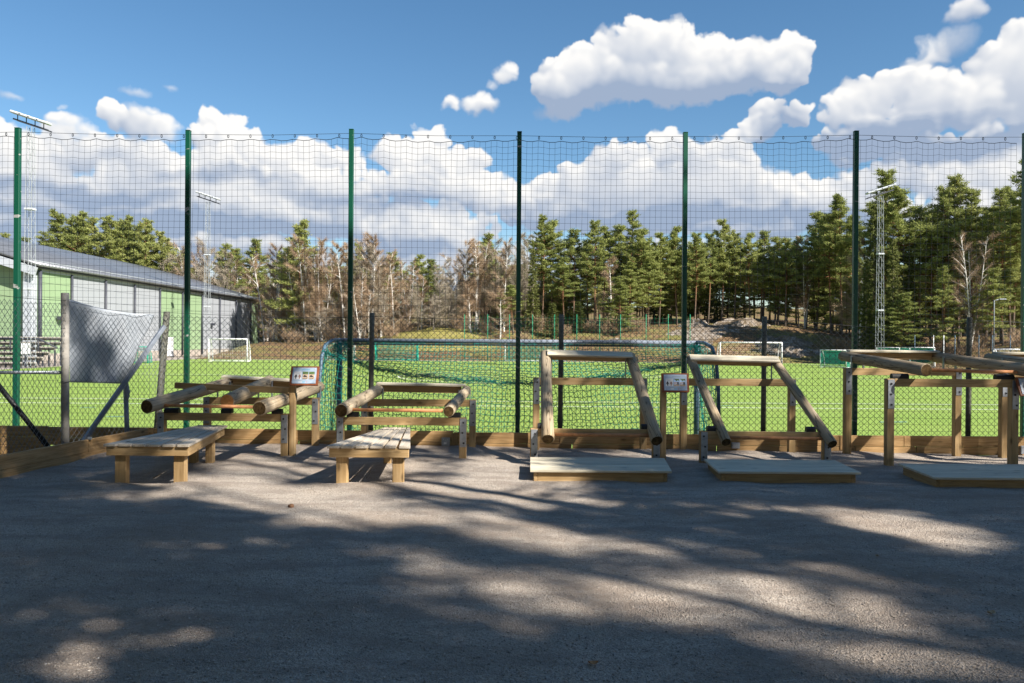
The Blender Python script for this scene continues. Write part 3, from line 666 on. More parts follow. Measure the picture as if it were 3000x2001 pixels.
# tarpaulin hung behind the side fence
def tarp():
    nu, nv = 40, 30; c00, c10, c11, c01 = P(202, 876, 11.12), P(452, 922, 12.55), P(362, 1124, 12.2), P(202, 1120, 11.15)
    V = []
    for j in range(nv):
        for i in range(nu):
            s, t = i / (nu - 1), j / (nv - 1)
            q = (c00 * (1 - s) + c10 * s) * (1 - t) + (c01 * (1 - s) + c11 * s) * t
            d = .03 * math.sin(s * 7 + t * 5) * t + .028 * math.sin((s - t * .55) * 19) * s + .05 * math.sin(s * 3.1) * math.sin(t * 2.6)
            V.append((q.x - d * .75, q.y + d * .55, q.z - .05 * math.sin(s * math.pi) * (1 - t)))
    i = np.arange(nu * nv).reshape(nv, nu); Fc = np.stack([i[:-1, :-1], i[:-1, 1:], i[1:, 1:], i[1:, :-1]], -1).reshape(-1, 4)
    V = np.array(V); o = V.mean(0); me = np_mesh('tarpaulin', V - o, Fc, True)
    ob = meshobj('tarpaulin', me, 'tarp', None, Matrix.Translation(o)); sm = ob.modifiers.new('thick', 'SOLIDIFY'); sm.thickness = .003
    tag(ob, 'crumpled silver grey tarpaulin tied behind the side fence', 'tarpaulin')
    rg = P(372, 1150, 12.1); bm = bmesh.new(); bmesh.ops.create_icosphere(bm, subdivisions=3, radius=1)
    for v in bm.verts: v.co = Vector((v.co.x * .045 * (1 + .25 * math.sin(v.co.z * 9)), v.co.y * .03, v.co.z * .13 * (1 + .2 * math.sin(v.co.x * 6))))
    me = bpy.data.meshes.new('rag'); bm.to_mesh(me); bm.free(); me.shade_smooth()
    o2 = meshobj('rag', me, 'tarp', None, Matrix.Translation(rg)); tag(o2, 'small grey rag hanging from the slanted fence brace', 'rag')
tarp()

# ------------------------------------------------------------------ tall ball-stop net
NY = 13.25
bn = thing('ball_stop_net', 'tall black ball net strung between green steel posts along the pitch', 'net', (0, NY, 0))
tops = [(-440, 380), (53, 377), (552, 384), (1030, 381), (1522, 388), (2008, 390), (2508, 386), (3004, 392)]
pxs = []
for k, (x, y) in enumerate(tops):
    p = P(x, y, NY); pxs.append((p.x, p.z)); w = .075 if k != 1 else .085
    q = P(x - 10, 1262, NY)
    o = post('post', p.x, NY, -.8, p.z, w, .075, 'green_post', bn)
    meshobj('post_cap', box_mesh(w + .004, .08, .012), 'green_post', o, Matrix.Translation((p.x, NY, p.z + .007)))
cell = .0945
def netz(x):
    return np.interp(x, [q[0] for q in pxs], [q[1] - .075 for q in pxs])
gx = np.arange(pxs[0][0], pxs[-1][0], cell); nzr = 54
GXn, J = np.meshgrid(gx, np.arange(nzr + 1)); t = J / nzr
hook = .37
sagt = .036 * np.abs(np.sin((GXn - pxs[0][0]) / hook * math.pi)) ** .8
bay = np.interp(GXn, [q[0] for q in pxs], np.arange(len(pxs))) % 1
Zt = netz(GXn) - .025 - sagt * np.clip(t * 6 - 5, 0, 1) - .05 * np.sin(bay * math.pi) * (t ** 3) * .6
NZ = -.78 + t * (Zt + .78) + .006 * np.sin(GXn * 3.1 + t * 9) * t
NX = GXn + .012 * np.sin(t * 7 + GXn * .9) + (bay - .5) * -.03 * t
NYY = NY + .05 + .03 * np.sin(GXn * 1.3) * np.sin(t * 5)
NP_ = np.stack([NX, NYY, NZ], -1)
seg = np.concatenate([np.stack([NP_[:-1, :], NP_[1:, :]], 2).reshape(-1, 2, 3), np.stack([NP_[:, :-1], NP_[:, 1:]], 2).reshape(-1, 2, 3)])
tubes('net', seg, .0023, 'net_black', bn, loc=(0, NY, 0))
top = NP_[-1]; tubes('edge_rope', np.stack([top[:-1], top[1:]], 1), .005, 'net_black', bn, loc=(0, NY, 0), sides=5)
for k in range(len(pxs) - 1):
    pipe('support_wire', [(pxs[k][0], NY, pxs[k][1] - .055), ((pxs[k][0] + pxs[k + 1][0]) / 2, NY, (pxs[k][1] + pxs[k + 1][1]) / 2 - .075), (pxs[k + 1][0], NY, pxs[k + 1][1] - .055)], .0035, 'net_black', bn, 5)
hm = None
for k in range(int((pxs[-1][0] - pxs[0][0]) / hook) + 1):
    x = pxs[0][0] + k * hook; z = float(netz(np.array([x]))[0])
    M = Matrix.Translation((x, NY + .02, z - .01))
    if hm is None:
        t = np.linspace(0, 2 * math.pi, 13); hm = pipe_mesh([(0.012 * math.cos(a), 0, .026 * math.sin(a)) for a in t], .005, 5, False); hm.materials.append(MATS['net_black'])
    meshobj('hook', hm, None, bn, M)

# ------------------------------------------------------------------ near football goal
gY = 16.3; gz0 = PITCH_Z
ng = thing('football_goal', 'full size goal with sagging green net seen from behind through the fences', 'goal', (0.13, gY, gz0))
xl, xr = -3.53, 3.79; zc = gz0 + 2.44
pipe('crossbar', [(xl - .06, gY, zc), (xr + .06, gY, zc)], .048, 'goal_grey', ng, 14); bar('net_rail', (xl, gY - .05, zc - .07), (xr, gY - .05, zc - .07), .03, .04, 'net_rail', ng)
for x in (xl, xr): pipe('post', [(x, gY, gz0), (x, gY, zc)], .058, 'goal_bluegrey', ng, 14)
for x, s in ((xl, -1), (xr, 1)):
    pipe('side_frame', [(x, gY, zc + .02), (x + s * .02, gY - .55, zc + .0), (x + s * .03, gY - 1.1, zc - .08), (x + s * .04, gY - 1.35, zc - .3), (x + s * .05, gY - 1.5, zc - .8), (x + s * .06, gY - 1.65, gz0 + .05)], .035, 'goal_bluegrey', ng, 10)
pipe('ground_bar', [(xl - .06, gY - 1.65, gz0 + .04), (xr + .06, gY - 1.65, gz0 + .04)], .035, 'goal_bluegrey', ng, 8)
def goal_net():
    S = []; cu = .088
    xs_ = np.arange(xl - .05, xr + .06, cu); s = (xs_ - xl) / (xr - xl)
    droop = np.where(s < .55, np.interp(s, [0, .08, .2, .35, .55], [-.22, -.42, -.62, -.72, -.80]), np.interp(s, [.55, .75, .92, 1.0], [-.80, -.62, -.40, -.18])) + .015 * np.sin(xs_ * 8)
    zr = zc + droop; yr = gY - 1.28 - .12 * np.sin(s * math.pi)
    ropes = np.stack([xs_, yr, zr], 1)
    nt_ = 13; T = np.linspace(0, 1, nt_)[:, None, None]
    topP = np.stack([xs_, 0 * xs_ + gY - .04, 0 * xs_ + zc - .05], 1)[None] * (1 - T) + ropes[None] * T
    topP[..., 2] -= .10 * np.sin(T[..., 0] * math.pi); topP += rng.normal(0, .010, topP.shape)
    nb_ = 17; T = np.linspace(0, 1, nb_)[:, None, None]
    bot = np.stack([xs_, 0 * xs_ + gY - 1.66 + .1 * np.sin(xs_ * 2), 0 * xs_ + gz0 + .05], 1)
    backP = ropes[None] * (1 - T) + bot[None] * T; backP += rng.normal(0, .012, backP.shape)
    backP[..., 0] += .05 * np.sin(backP[..., 2] * 3 + xs_[None] * 1.2)
    for Pn in (topP, backP):
        S.append(np.stack([Pn[:-1], Pn[1:]], 2).reshape(-1, 2, 3)); S.append(np.stack([Pn[:, :-1], Pn[:, 1:]], 2).reshape(-1, 2, 3))
    for x, sg in ((xl, -1), (xr, 1)):
        n1, n2 = 16, 22; a = np.linspace(0, 1, n1); bb = np.linspace(0, 1, n2); Aa, Bb = np.meshgrid(a, bb)
        yb = -1.62 + .35 * Bb ** 2; yq = gY + Aa * yb; zq = gz0 + .03 + Bb * (2.36 - .35 * Aa ** 2)
        Q = np.stack([x + sg * (.03 + .05 * np.sin(Aa * 6 + Bb * 4)), yq, zq], -1) + rng.normal(0, .01, (n2, n1, 3))
        S.append(np.stack([Q[:-1], Q[1:]], 2).reshape(-1, 2, 3)); S.append(np.stack([Q[:, :-1], Q[:, 1:]], 2).reshape(-1, 2, 3))
    tubes('net', np.concatenate(S), .0058, 'net_green', ng, loc=(0.13, gY, gz0))
    # gathered top edge of the net
    Sx = []
    for k in range(13):
        off = rng.normal(0, .028, (len(xs_), 3)); off[:, 2] += .03 * (k / 13) - .015 ; q = ropes + off * np.array([.3, 1, 1.2]); Sx.append(np.stack([q[:-1], q[1:]], 1))
    tubes('gathered_net', np.concatenate(Sx), .004, 'net_green', ng, loc=(0.13, gY, gz0))
    for x0, sg in ((xl, 1), (xr, -1)):
        S2 = []
        for k in range(80):
            a0 = np.array([x0 + sg * rng.random() * .35, gY - .1 - rng.random() * .9, zc - .05 + rng.normal(0, .03)]); S2.append((a0, a0 + np.array([rng.normal(0, .14), rng.normal(0, .14), -.28 * rng.random()])))
        tubes('bunched_net', np.array(S2), .004, 'net_green', ng, loc=(0.13, gY, gz0))
goal_net()

# ------------------------------------------------------------------ exercise frames
PLATE = None; BOLT = None
def bolt_at(parent, p):
    global BOLT
    if BOLT is None:
        BOLT = pipe_mesh([(0, 0, 0), (0, -.010, 0), (0, -.014, 0)], [.014, .013, .006], 8); BOLT.materials.append(MATS['bolt_dark'])
    meshobj('bolt', BOLT, None, parent, Matrix.Translation(p))
def fpost(t, x, y, ztop, plate_h=.39, w=.098, z0=None):
    z0 = float(gz(x, min(y, 12.3))) - .12
    o = post('post', x, y, z0, ztop, w, .098, 'new_pine', t)
    yf = y - .049
    pl = meshobj('bracket_plate', box_mesh(.088, .007, plate_h, .003), 'galvanised', t, Matrix.Translation((x + .004, yf - .004, ztop - .012 - plate_h / 2)))
    for f in (.14, .5, .86): bolt_at(pl, (x + .004 + .012 * math.sin(f * 9 + x), yf - .007, ztop - .012 - plate_h * f))
    return o
def D_mesh(w, h, L):
    bm = bmesh.new(); pr = [(-w / 2, 0)] + [(-w / 2 * math.cos(a), h * .45 + h * .55 * math.sin(a)) for a in np.linspace(0, math.pi, 9)] + [(w / 2, 0)]
    A = [bm.verts.new((-L / 2, y, z)) for y, z in pr]; Bv = [bm.verts.new((L / 2, y, z)) for y, z in pr]; n = len(pr)
    bm.faces.new(A); bm.faces.new(Bv[::-1])
    for k in range(n): bm.faces.new((A[k], Bv[k], Bv[(k + 1) % n], A[(k + 1) % n]))
    bmesh.ops.recalc_face_normals(bm, faces=bm.faces); me = bpy.data.meshes.new('bumper'); bm.to_mesh(me); bm.free(); return me
def machine(label, FL, FR, BL, BR, zf, zb, logs, handle, bumpers, plank_ext=(.0, .0), fresh=None, plank_w=.14, seed=0):
    c = (Vector((*FL, 0)) + Vector((*BR, 0))) / 2
    t = thing('log_exercise_frame', label, 'exercise frame', c, 'wooden log exercise frames along the back edging')
    for q in (FL, FR): fpost(t, *q, zf)
    for q in (BL, BR): fpost(t, *q, zb)
    bh = .108
    bar('crossbeam', (FL[0] + .05, FL[1] - .028, zf - bh / 2), (FR[0] - .05, FR[1] - .028, zf - bh / 2), .045, bh, 'new_pine', t)
    bar('crossbeam', (BL[0] + .05, BL[1] - .028, zb - bh / 2), (BR[0] - .05, BR[1] - .028, zb - bh / 2), .045, bh, 'new_pine', t)
    for k, (pf, pb, r0, r1) in enumerate(logs):
        pf, pb = Vector(pf), Vector(pb); M, L = frame(pf, pb)
        M = M @ Matrix.Rotation(1.3 * k + seed, 4, 'X')
        lg = meshobj('log', log_mesh(L, r0, r1, seed * 10 + k), None, t, M)
        lg.data.materials.append(MATS['round_log']); lg.data.materials.append(MATS['fresh_log_end' if fresh == k else 'log_end'])
        if fresh == k: lg['label'] = 'middle log with bright orange sawn end'
        # hinge straps near the back beam
        d = (pb - pf); s = (BL[1] - .03 - pf.y) / d.y; q = pf + d * s
        for sg in (-1, 1):
            zl = zb + .0; zt = q.z + .03
            if zt > zl + .02: meshobj('hinge_strap', box_mesh(.012, .045, zt - zl + .02, .002), 'galvanised', t, Matrix.Translation((q.x + sg * (r1 + .012), BL[1] - .03, (zl + zt) / 2)))
    L0, L1 = (Vector(logs[0][0]), Vector(logs[0][1])), (Vector(logs[-1][0]), Vector(logs[-1][1]))
    ax = (L0[1] - L0[0]).normalized(); side = (L1[1] - L0[1]).normalized(); nrm = side.cross(ax); nrm = nrm if nrm.z > 0 else -nrm
    r1 = logs[0][3]; bk = .10
    p0 = L0[1] - ax * bk + nrm * (r1 + .012) - side * plank_ext[0]; p1 = L1[1] - ax * bk + nrm * (r1 + .012) + side * plank_ext[1]
    bar('top_plank', p0, p1, plank_w, .03, 'deck_pine', t, nrm)
    q0 = L0[1] - ax * (bk - .02) + side * (r1 * .8) + nrm * (r1 - .065); q1 = L1[1] - ax * (bk - .02) - side * (r1 * .8) + nrm * (r1 - .065)
    bar('tie_beam', q0, q1, .045, .10, 'new_pine', t, nrm)
    h0, h1 = handle; pipe('handle_rod', [h0, h1], .023, 'rod', t, 12)
    for (x, y, z, w) in bumpers:
        meshobj('rubber_bumper', D_mesh(.09, .07, w), 'rubber', t, Matrix.Translation((x, y, z - .004)))
    return t
# first frame, three logs
Fy, By = 11.05, 12.22
Yf = 10.2
m1l = (P(431, 1191, Yf), P(676, 1119, 12.40), .090, .085); m1m = (P(666, 1175, 10.62), P(790, 1117, 12.4), .098, .092); m1r = (P(761, 1196, 10.28), P(935, 1133, 12.4), .092, .087)
machine('log frame with three logs and a stop beam above the left bench', ((P(474, 1300, 11.15).x), 11.15), (P(835, 1300, Fy).x, Fy), (P(607, 1300, By).x, By), (P(924, 1300, By).x, By), .625, .765,
        [m1l, m1m, m1r], (P(462, 1187, 10.45), P(742, 1192, 10.45)), [(P(505, 1200, 11.1).x, 11.1, .628, .20), (P(666, 1200, 11.1).x, 11.1, .628, .15), (P(813, 1200, 11.05).x, 11.05, .628, .14)], (.08, 0), 1, seed=1)
fm1 = [o for o in bpy.data.objects if o.name == 'log_exercise_frame'][0]
bar('stop_beam', tuple(P(514, 1129, 11.75)), tuple(P(849, 1144, 11.02)), .045, .088, 'new_pine', fm1)
# second frame
Fy, By = 10.95, 12.2
m2l = (P(1000, 1203, 10.2), P(1114, 1139, 12.4), .086, .082); m2r = (P(1315, 1205, 10.42), P(1366, 1144, 12.4), .074, .074)
machine('low log frame with two logs above the middle bench', (P(997, 1300, Fy).x, Fy), (P(1356, 1300, Fy).x, Fy), (P(1068, 1300, By).x, By), (P(1384, 1300, By).x, By), .60, .755,
        [m2l, m2r], (P(1022, 1200, 10.45), P(1298, 1203, 10.45)), [(P(1035, 1200, Fy).x, Fy, .603, .16), (P(1332, 1200, Fy).x, Fy, .603, .17)], (.03, .0), seed=2)
# third frame, steep logs
Fy, By = 10.8, 12.2
m3l = (P(1605, 1285, 10.55), P(1598, 1037, 12.25), .084, .079); m3r = (P(1924, 1290, 10.55), P(1847, 1044, 12.25), .083, .076)
machine('steep log frame behind the left one of the low decks', (P(1564, 1300, Fy).x, Fy), (P(1921, 1300, Fy).x, Fy), (P(1570, 1300, By).x, By), (P(1884, 1300, By).x, By), .475, 1.10,
        [m3l, m3r], (P(1625, 1273, 10.7), P(1902, 1275, 10.7)), [(P(1580, 1255, Fy).x + .01, Fy, .478, .07), (P(1886, 1255, Fy).x, Fy, .478, .08)], (-.02, .01), seed=3)
m4l = (P(2127, 1294, 10.55), P(2022, 1049, 12.25), .066, .064); m4r = (P(2438, 1300, 10.55), P(2268, 1055, 12.25), .066, .064)
machine('steep log frame behind the middle one of the low decks', (P(2060, 1300, Fy).x, Fy), (P(2420, 1300, Fy).x, Fy), (P(2001, 1300, By).x, By), (P(2318, 1300, By).x, By), .455, 1.10,
        [m4l, m4r], (P(2140, 1282, 10.7), P(2418, 1285, 10.7)), [(P(2078, 1255, Fy).x + .02, Fy, .458, .11), (P(2374, 1255, Fy).x, Fy, .458, .12)], (.04, .03), seed=4)
Fy, By = 10.75, 12.05
m5l = (P(2713, 1084, 10.5), P(2469, 1043, 12.4), .0875, .078); m5r = (P(2731, 1045, 12.4) + (P(2713, 1084, 10.5) - P(2469, 1043, 12.4)), P(2731, 1045, 12.4), .0875, .080)
machine('chest-high log frame with bright front beam near the right edge', (P(2604, 1300, Fy).x, Fy), (P(2967, 1300, Fy).x, Fy), (P(2481, 1300, By).x, By), (P(2802, 1300, By).x, By), 1.185, 1.285,
        [m5l, m5r], (P(2725, 1084, 10.65), P(3030, 1091, 10.65)), [(P(2635, 1100, Fy).x, Fy, 1.188, .22), (P(2941, 1100, Fy).x, Fy, 1.188, .24)], (-.02, .02), seed=5)
off = Vector((2.32, .1, -.02))
m6l = (m5l[0] + off, m5l[1] + off, .0875, .08); m6r = (m5r[0] + off, m5r[1] + off, .0875, .08)
machine('log frame cut off by the right edge, only its left end showing', (P(2604, 1300, Fy).x + 2.32, Fy + .1), (P(2967, 1300, Fy).x + 2.32, Fy + .1), (P(2938, 1300, 12.12).x, 12.12), (P(2802, 1300, By).x + 2.32, By + .1), 1.165, 1.265,
        [m6l, m6r], (m6l[0] + Vector((.05, .15, 0)), m6r[0] + Vector((-.05, .15, 0))), [(P(2635, 1100, Fy).x + 2.32, Fy + .1, 1.168, .22)], (-.02, .02), seed=6)

# ------------------------------------------------------------------ benches
def bench(label, fl, fr, bl, br, Yf, Yb, top=.46, seed=0):
    t = thing('slatted_bench', label, 'bench', ((fl + fr) / 2, (Yf + Yb) / 2, 0), 'tapered slatted benches')
    n = 6; wf, wb = fr - fl, br - bl; gf, gb = .034, .015
    sf, sb = (wf - gf * (n - 1)) / n, (wb - gb * (n - 1)) / n
    for k in range(n):
        a0 = fl + k * (sf + gf); b0 = bl + k * (sb + gb); dy = random.uniform(-.012, .012)
        prism('slat', [(a0, Yf + dy), (a0 + sf, Yf + dy), (b0 + sb, Yb), (b0, Yb)], top - .028, top + random.uniform(-.001, .002), 'weathered_pine', t, .003)
    zt = top - .0285; zb_ = zt - .105; i = .022
    bar('apron', (fl + .02, Yf + .045, (zt + zb_) / 2), (fr - .02, Yf + .045, (zt + zb_) / 2), .045, .105, 'new_pine', t)
    bar('apron', (bl + .03, Yb - .05, (zt + zb_) / 2), (br - .03, Yb - .05, (zt + zb_) / 2), .045, .105, 'new_pine', t)
    for s, (xf, xb) in ((1, (fl, bl)), (-1, (fr, br))):
        bar('apron', (xf + s * .043, Yf + .070, (zt + zb_) / 2 - .001), (xb + s * .043, Yb - .075, (zt + zb_) / 2 - .001), .045, .105, 'new_pine', t)
    zl = zb_ + .002
    for x in (fl + .15, fr - .15): post('leg', x, Yf + .135, float(gz(x, Yf)) - .1, zl, .125, .1, 'new_pine', t)
    for x in (bl + .095, br - .085): post('leg', x, Yb - .40, float(gz(x, Yb)) - .1, zl, .098, .098, 'new_pine', t)
    return t
bench('tapered slatted bench nearest the left edging, mostly in shade', -4.61, -3.64, -4.34, -3.94, 9.0, 11.05, seed=1)
bench('tapered slatted bench in the middle with sunlit orange front', -2.08, -1.14, -1.73, -1.39, 8.98, 10.95, seed=2)

# ------------------------------------------------------------------ low decks
def deck(label, fl, fr, Yf, bl, br, Yb, top=.125):
    t = thing('low_deck', label, 'deck', ((fl + fr) / 2, Yf, 0), 'low wooden decks in front of the frames')
    n = 7; g = .006
    for k in range(n):
        s0, s1 = k / n, (k + 1) / n - g / (Yb - Yf)
        x0a, x1a = fl + (bl - fl) * s0, fr + (br - fr) * s0; x0b, x1b = fl + (bl - fl) * s1, fr + (br - fr) * s1
        ya, yb = Yf + (Yb - Yf) * s0, Yf + (Yb - Yf) * s1
        c = Vector(((x0a + x1a) / 2, (ya + yb) / 2, top - .014)); me = box_mesh(1, 1, .028, 0)
        bm = bmesh.new(); vv = []
        for z in (-.014, .014 + random.uniform(-.0015, .0015)):
            vv.append([bm.verts.new((x - c.x, y - c.y, z)) for x, y in ((x0a, ya), (x1a, ya), (x1b, yb), (x0b, yb))])
        bm.faces.new(vv[0][::-1]); bm.faces.new(vv[1])
        for q in range(4): bm.faces.new((vv[0][q], vv[0][(q + 1) % 4], vv[1][(q + 1) % 4], vv[1][q]))
        bmesh.ops.bevel(bm, geom=list(bm.edges), offset=.003, segments=1, affect='EDGES'); bmesh.ops.recalc_face_normals(bm, faces=bm.faces)
        me = bpy.data.meshes.new('deck_board'); bm.to_mesh(me); bm.free(); meshobj('deck_board', me, 'deck_pine', t, Matrix.Translation(c))
    z = top - .029; zb_ = -.06; ins = .09
    bar('skirt', (fl + ins, Yf + .07, (z + zb_) / 2), (fr - ins, Yf + .07, (z + zb_) / 2), .045, z - zb_, 'new_pine', t)
    bar('skirt', (bl + ins, Yb - .07, (z + zb_) / 2), (br - ins, Yb - .07, (z + zb_) / 2), .045, z - zb_, 'new_pine', t)
    for s, (xf, xb) in ((1, (fl, bl)), (-1, (fr, br))):
        bar('skirt', (xf + s * (ins - .024), Yf + .047, (z + zb_) / 2 - .001), (xb + s * (ins - .024), Yb - .047, (z + zb_) / 2 - .001), .045, z - zb_, 'new_pine', t)
    return t
def G12(x, y): return G(x, y, .125)
def dk(label, a, b, c, d):
    A, Bq, C_, D_ = G12(*a), G12(*b), G12(*c), G12(*d); return deck(label, A.x, Bq.x, (A.y + Bq.y) / 2, D_.x, C_.x, (C_.y + D_.y) / 2)
dk('left one of the three low decks, pale boards and orange skirt ends', (1553, 1376), (1969, 1380), (1947, 1342), (1553, 1338))
dk('middle one of the three low decks, under the thin steep logs', (2104, 1380), (2524, 1384), (2447, 1348), (2061, 1344))
d3 = dk('right one of the three low decks, cut off by the picture edge', (2735, 1397), (3178, 1402), (3010, 1360), (2630, 1357))

# ------------------------------------------------------------------ information signs
def sign(label, x0, x1, ytop, ybot, Y, post_x, style, tilt=R(-24), yaw=0.0):
    a, b = P(x0, (ytop + ybot) / 2, Y), P(x1, (ytop + ybot) / 2, Y); w = b.x - a.x; c = (a + b) / 2
    h = (P(x0, ytop, Y).z - P(x0, ybot, Y).z) / math.cos(tilt)
    px_ = P(post_x, 1200, Y + .06).x
    t = thing('information_sign', label, 'sign', (px_, Y + .07, 0), 'information signs')
    post('post', px_, Y + .075, float(gz(px_, Y)) - .12, c.z + .02, .075, .095, 'new_pine', t)
    M = Matrix.Translation(c) @ Matrix.Rotation(yaw, 4, 'Z') @ Matrix.Rotation(R(90) + tilt, 4, 'X')   # local x right, y up, z to the viewer
    bd = meshobj('backboard', box_mesh(w, h, .028, .004), 'rust_brown_board', t, M)
    pw, ph = w * .84, h * .83
    pn = meshobj('panel', box_mesh(pw, ph, .006, .001), 'panel_blue', t, M @ Matrix.Translation((0, h * .005, .0172)))
    def flat(name, u, v, uw, vh, mat, lift):
        V = [(-uw / 2 * pw, -vh / 2 * ph, 0), (uw / 2 * pw, -vh / 2 * ph, 0), (uw / 2 * pw, vh / 2 * ph, 0), (-uw / 2 * pw, vh / 2 * ph, 0)]
        meshobj(name, np_mesh(name, V, [(0, 1, 2, 3)]), mat, pn, M @ Matrix.Translation((u * pw, v * ph + h * .005, .0204 + lift)))
    def poly(name, pts, mat, lift):
        n = len(pts); me = bpy.data.meshes.new(name); me.from_pydata([((u) * pw, v * ph, 0) for u, v in pts], [], [list(range(n))])
        meshobj(name, me, mat, pn, M @ Matrix.Translation((0, h * .005, .0204 + lift)))
    flat('title_print', 0.04, .36, .36, .045, 'print_cyan' if style == 0 else 'print_grey', .0004)
    flat('chart_card', -.27, .0, .31, .48, 'print_white', .0006)
    for k in range(3): flat('text_line', -.27, .19 - .045 * k, .25 - .04 * k, .014, 'print_grey', .001)
    for s in (-.345, -.19):
        poly('body_figure', [(s - .022, -.21), (s - .022, -.06), (s - .05, -.12), (s - .065, -.11), (s - .03, .02), (s - .012, .035), (s - .012, .075), (s + .012, .075), (s + .012, .035), (s + .03, .02), (s + .065, -.11), (s + .05, -.12), (s + .022, -.06), (s + .022, -.21), (s + .004, -.21), (s, -.11), (s - .004, -.21)], 'print_flesh' if s > -.3 else 'print_dark', .001)
    for u in (.045, .31):
        flat('photo_print', u, .0, .235, .48, 'print_tan' if style == 0 else 'print_sky', .0006)
        if style == 0:
            flat('photo_trees', u, .16, .235, .16, 'print_leaf', .001)
            poly('photo_bench', [(u - .115, -.20), (u + .02, -.20), (u + .10, -.11), (u + .10, -.14), (u + .03, -.235), (u - .115, -.235)], 'print_dark', .0012)
            poly('photo_figure', [(u - .09, -.10), (u - .05, .02), (u - .02, .03), (u + .02, -.02), (u + .09, -.06), (u + .07, -.10), (u, -.10)], 'print_dark', .0014)
        else:
            poly('photo_leaves', [(u - .117, .23), (u + .117, .23), (u + .117, .10), (u + .05, .14), (u, .08), (u - .06, .17)], 'print_leaf', .001)
            flat('photo_ground', u, -.17, .235, .13, 'print_tan', .001)
            flat('photo_beam', u - .04, -.03, .15, .05, 'rod', .0012)
            poly('photo_figure', [(u + .03, -.18), (u + .03, .0), (u + .07, .05), (u + .10, .0), (u + .09, -.18), (u + .06, -.08)], 'print_dark', .0014)
    for k in range(2): flat('text_line', 0.0, -.30 - .05 * k, .70 - .1 * k, .016, 'print_grey', .0004)
    flat('logo_print', -.15, -.41, .15, .045, 'print_white', .0004); flat('logo_print', 0.0, -.41, .12, .04, 'print_cyan', .0004); flat('logo_print', .12, -.41, .06, .04, 'print_red', .0004); flat('logo_print', .20, -.41, .1, .03, 'print_grey', .0004)
    for sx in (-.45, .45):
        for sy in (-.42, .42):
            me = pipe_mesh([(0, 0, 0), (0, 0, .004)], .006, 8); meshobj('screw', me, 'white_paint', pn, M @ Matrix.Translation((sx * pw, sy * ph + h * .005, .0203)))
sign('sunlit information sign in red-brown frame beside the three-log frame', 851, 934, 1074, 1129, 10.98, 857, 0, R(-20))
sign('shaded information sign between the two steep log frames', 1938, 2018, 1094, 1149, 10.95, 1943, 1, R(-14))
sign('information sign cut off at the right edge of the picture', 2981, 3060, 1106, 1160, 10.62, 3020, 1, R(-24))

# ------------------------------------------------------------------ small things on the boards and the gravel
for (x, y, w, h, lab) in ((1306, 1294, 24, 24, 'small grey metal box with label on the edging right of the middle bench'), (2155, 1305, 23, 17, 'small plain metal box low on the edging behind the thin steep logs'), (2996, 1318, 14, 24, 'small metal box on the edging at the right edge')):
    p = P(x, y, BOARD_Y - .03); t = thing('junction_box', lab, 'metal box', p, 'metal boxes on the edging')
    meshobj('case', box_mesh(w / F * 12.3, .05, h / F * 12.3, .004), 'galvanised', t, Matrix.Translation(p))
    if x < 1400:
        meshobj('label_plate', box_mesh(.045, .003, .03, .001), 'print_white', t, Matrix.Translation(p + Vector((-.008, -.0275, -.02))))
        for sx in (-.03, .03, 0): meshobj('screw', box_mesh(.008, .003, .008, .001), 'white_paint', t, Matrix.Translation(p + Vector((sx, -.0275, .04 if sx else .028))))
def lump(name, p, s, mat, label, cat, seed):
    g = np.random.default_rng(seed); bm = bmesh.new(); bmesh.ops.create_icosphere(bm, subdivisions=3, radius=1); ph = g.random(6) * 6
    for v in bm.verts:
        k = 1 + .14 * math.sin(v.co.x * 3 + ph[0]) + .12 * math.sin(v.co.y * 4 + ph[1]) + .08 * math.sin(v.co.z * 6 + ph[2]); v.co = Vector((v.co.x * s[0] * k, v.co.y * s[1] * k, v.co.z * s[2] * k))
    me = bpy.data.meshes.new(name); bm.to_mesh(me); bm.free(); me.shade_smooth(); o = meshobj(name, me, mat, None, Matrix.Translation(p)); return tag(o, label, cat)
p = G(852, 1484); lump('stone', Vector((p.x, p.y, float(gz(p.x, p.y)) + .012)), (.03, .025, .022), 'stone_brown', 'single brown stone on the gravel in front of the middle bench', 'stone', 3)
def dry_leaf(x, y, s, mat, label):
    p = G(x, y); V = []; n = 9
    for i in range(n):
        t = i / (n - 1); w = .45 * math.sin(t * math.pi) ** .8 + .02
        for sgn in (-1, 0, 1): V.append(((t - .5) * s, sgn * w * s, s * (.18 * (t - .5) ** 2 * 4 + .16 * abs(sgn) + .05)))
    Fc = [(3 * i + k, 3 * i + 3 + k, 3 * i + 4 + k, 3 * i + 1 + k) for i in range(n - 1) for k in (0, 1)]
    o = meshobj('dry_leaf', np_mesh('leaf', V, Fc, True), mat, None, Matrix.Translation((p.x, p.y, float(gz(p.x, p.y)) + .006)) @ Matrix.Rotation(random.random() * 6, 4, 'Z')); tag(o, label, 'leaf')
dry_leaf(2903, 1802, .055, 'leaf_pale', 'pale dry leaf on the gravel at lower right'); dry_leaf(1738, 1948, .05, 'leaf_dry', 'curled brown leaf on the gravel near the bottom edge')
dry_leaf(1023, 1408, .06, 'leaf_dry', 'orange dry leaf beside the left leg of the middle bench')
dry_leaf(2570, 1636, .04, 'leaf_pale', 'thin pale leaf standing on the gravel in the sunlit patch')
for (x0, y0, x1, y1, lab) in ((1032, 1400, 1060, 1378, 'longer straight twig under the middle bench'), (1074, 1400, 1085, 1378, 'shorter bent twig under the middle bench'), (450, 1400, 474, 1389, 'dry twig under the left bench')):
    a, b = G(x0, y0, .015), G(x1, y1, .02); mm = (a + b) / 2 + Vector((.015, .01, .012)); o = pipe('twig', [a, mm, b], [.006, .005, .003], 'twig', None, 6); tag(o, lab, 'twig')
